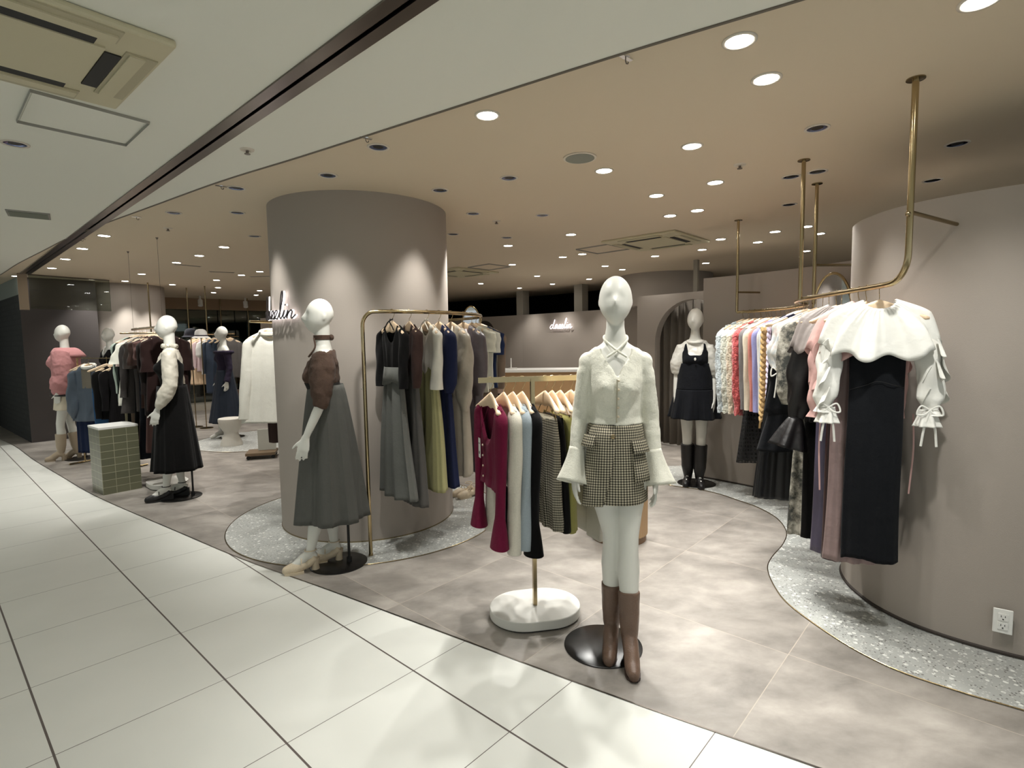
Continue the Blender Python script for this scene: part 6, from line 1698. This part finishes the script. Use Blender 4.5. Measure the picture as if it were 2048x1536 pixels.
# ---------------------------------------------------------------- furniture and small things
bx = thing('display_plinth', 'green tiled rectangular plinth with white top at the left', 'plinth', (-4.16, 5.40, 0))
u = Vector((-0.78, 0.62)) * 0.36; v = Vector((0.62, 0.78)) * 0.34
def bq(a_, b_, e=0.0):
    c = (u + v) * 0.5; p = u * a_ + v * b_; d = (p - c); return (p.x + (d.x / max(d.length, 1e-6)) * e, p.y + (d.y / max(d.length, 1e-6)) * e)
M_GTILE = mat_brick_node('olive_tile', srgb(106, 106, 84), srgb(96, 97, 78), srgb(150, 148, 124), 0.1167, 0.074, 0.0028, 0.3, 0.0)
mb = MB(); mb.prism([bq(0, 0), bq(0, 1), bq(1, 1), bq(1, 0)], 0.0, 0.67); mb.build('tiled_body', M_GTILE, bx, smooth=False)
mb = MB(); mb.prism([bq(0, 0, 0.004), bq(0, 1, 0.004), bq(1, 1, 0.004), bq(1, 0, 0.004)], 0.67, 0.69); mb.build('top', M_WHITE, bx, smooth=False)
st_ = thing('stool', 'round white stone hourglass stool on the far terrazzo circle', 'stool', (-4.22, 8.05, 0.004))
mb = MB(); mb.lathe((0, 0, 0), [(0.155, 0), (0.15, 0.03), (0.10, 0.17), (0.098, 0.2), (0.15, 0.29), (0.168, 0.36), (0.168, 0.40), (0.16, 0.408)], 40); mb.build('body', plain('stone_white', srgb(198, 194, 184), 0.6, bump=0.4, bscale=60), st_)
fl_ = thing('fluted_pedestal', 'round fluted oak pedestal behind the checked skirt mannequin', 'pedestal', (0.80, 4.03, 0))
mb = MB(); rows = []
for z, e_ in ((0.05, 0), (0.5, 0)):
    rows.append([((0.205 + 0.006 * abs(math.sin(k * PI * 44 / 352))) * math.cos(2 * PI * k / 352), (0.205 + 0.006 * abs(math.sin(k * PI * 44 / 352))) * math.sin(2 * PI * k / 352), z) for k in range(352)])
mb.solid(rows); mb.build('fluted_body', M_OAK, fl_, edge=25)
mb = MB(); mb.lathe((0, 0, 0), [(0.20, 0), (0.20, 0.05)], 48); mb.build('plinth', plain('dark_oak', srgb(120, 92, 66), 0.5), fl_)
mb = MB(); mb.lathe((0, 0, 0), [(0.215, 0.5), (0.215, 0.52)], 48); mb.build('top', M_OAK, fl_)
ct = thing('sales_counter', 'oak sales counter with white top in front of the back wall sign', 'counter', (0.0, 0, 0))
mb = MB(); mb.prism([(-0.12, 8.9), (1.35, 8.75), (1.35, 9.3), (-0.12, 9.45)], 0.0, 0.98); mb.build('oak_front', plain('counter_oak', srgb(178, 142, 100), 0.5, var=0.1), ct, smooth=False)
mb = MB(); mb.prism([(-0.15, 8.86), (1.38, 8.71), (1.38, 9.34), (-0.15, 9.49)], 0.98, 1.02); mb.build('top', M_WHITE, ct, smooth=False)
tm = thing('card_terminal', 'small white terminal standing on the left end of the counter', 'terminal', (0.02, 9.1, 1.02))
mb = MB(); mb.box((0, 0, 0.012), (0.14, 0.1, 0.024)); mb.build('base', M_WHITE, tm, smooth=False)
mb = MB(); mb.box((-0.03, 0, 0.1), (0.02, 0.09, 0.17)); mb.build('screen', M_WHITE, tm, smooth=False)
def mirror(loc, rz, label, w_=0.17, h_=0.40, z=1.7):
    t = thing('oval_mirror', label, 'mirror', loc, rz)
    rim_ = [(w_ * math.cos(2 * PI * k / 40), 0, z + h_ * math.sin(2 * PI * k / 40)) for k in range(40)]
    mb = MB(); mb.tube(rim_, 0.012, 8, closed=True); mb.build('rim', M_BRASS, t)
    mb = MB(); b = len(mb.v); mb.v += [(p[0] * 0.97, 0.004, (p[2] - z) * 0.97 + z) for p in rim_]; mb.cap(b, 40); mb.v += [(p[0] * 0.97, -0.004, (p[2] - z) * 0.97 + z) for p in rim_]; mb.cap(b + 40, 40, True); mb.build('glass', plain('mirror_glass', (0.75, 0.75, 0.78, 1), 0.03, 1.0), t, smooth=False)
    mb = MB(); mb.tube([(0, 0.02, 0.01), (0, 0.02, z - h_)], 0.014, 10); mb.build('post', M_BRASS, t)
    mb = MB(); mb.lathe((0, 0.02, 0), [(0.12, 0), (0.12, 0.012), (0.11, 0.014)], 32); mb.build('base', M_BRASS, t)
    return t
mirror((-0.62, 8.5, 0), 0.2, 'tall oval standing mirror with brass rim behind the column rail', 0.15, 0.36, 1.68)
mirror((2.645, 4.50, 0.004), -1.0, 'tall oval standing mirror behind the right rail poles', 0.16, 0.37, 1.64)
tr = thing('display_trolley', 'low wooden trolley on casters with a white panel, left of the big column', 'trolley', (-3.35, 7.15, 0), 0.3)
mb = MB(); mb.box((0, 0, 0.07), (0.36, 0.32, 0.035)); mb.build('deck', plain('walnut', srgb(104, 86, 64), 0.5), tr, smooth=False)
mb = MB(); mb.box((0.06, 0.05, 0.23), (0.22, 0.03, 0.28)); mb.build('panel', plain('panel_grey', srgb(186, 186, 176), 0.4), tr, smooth=False)
for sx in (-1, 1):
    for sy in (-1, 1):
        mb = MB(); mb.lathe((0, 0, 0), [(0.024, -0.01), (0.024, 0.01)], 14); o = mb.build('caster', M_BLACKM, tr); o.location = (sx * 0.15, sy * 0.12, 0.026); o.rotation_euler = (PI / 2, 0, 0)
def hat(loc, mat, band, label):
    t = thing('hat', label, 'hat', loc)
    mb = MB(); mb.lathe((0, 0, 0), [(0.15, -0.03), (0.14, -0.018), (0.105, 0.0), (0.102, 0.03), (0.095, 0.08), (0.07, 0.115), (0.03, 0.128)], 32); mb.build('crown_and_brim', mat, t)
    mb = MB(); mb.lathe((0, 0, 0), [(0.108, 0.0), (0.106, 0.022)], 32); mb.build('band', band, t)
    s = thing('hat_stand', label.replace('hat ', 'hat holder stand under the ', 1).split(' on ')[0] if False else 'thin brass stand holding the ' + label.split(' on ')[0], 'hat stand', (loc[0], loc[1], 0))
    mb = MB(); mb.tube([(0, 0, 0.01), (0, 0, loc[2] - 0.02)], 0.009, 8); mb.lathe((0, 0, loc[2]), [(0.05, -0.03), (0.08, -0.0), (0.05, 0.07)], 16); mb.build('post', M_BRASSD, s)
    mb = MB(); mb.lathe((0, 0, 0), [(0.11, 0), (0.11, 0.01)], 24); mb.build('base', M_BRASSD, s)
hat((-5.55, 9.75, 1.66), C_('white_felt', 222, 220, 216, 'woven'), C_('dark_band', 70, 66, 74, 'woven'), 'white brimmed hat on a stand near the far window')
hat((-5.82, 9.9, 1.68), C_('grey_felt', 60, 62, 70, 'woven'), C_('dark_band', 70, 66, 74, 'woven'), 'dark grey brimmed hat on a stand near the far window')
def shoes(loc, rz, mat, label):
    for i in (0, 1):
        t = thing('shoe', label + (', left one of the pair' if i else ', right one of the pair'), 'shoe', (loc[0] + 0.09 * i * math.cos(rz), loc[1] + 0.09 * i * math.sin(rz), loc[2]), rz)
        pump(t, (0, 0.05, 0.10), (0.0, -0.13, 0.024), mat, mat, 'upper', strap=True, hh=0.05)
shoes((-0.48, 5.22, 0.004), math.radians(-50), M_CRLEA, 'cream strap shoe standing on the floor behind the column')
def bootpair(loc, rz):
    for i in (0, 1):
        t = thing('boot', 'brown ankle boot on the far window platform' + (', right one of the pair' if i else ', left one of the pair'), 'boot', (loc[0] + 0.13 * i, loc[1], loc[2]), rz)
        boot(t, (0, 0, 0.5), (0, 0.0, 0.12), (0, -0.17, 0.024), 0.30, M_BROWNL, 'upper')
bootpair((-6.65, 12.85, 0.13), 0.4)
print('SCENE objects', len(bpy.data.objects), 'garments', len(GARMS))
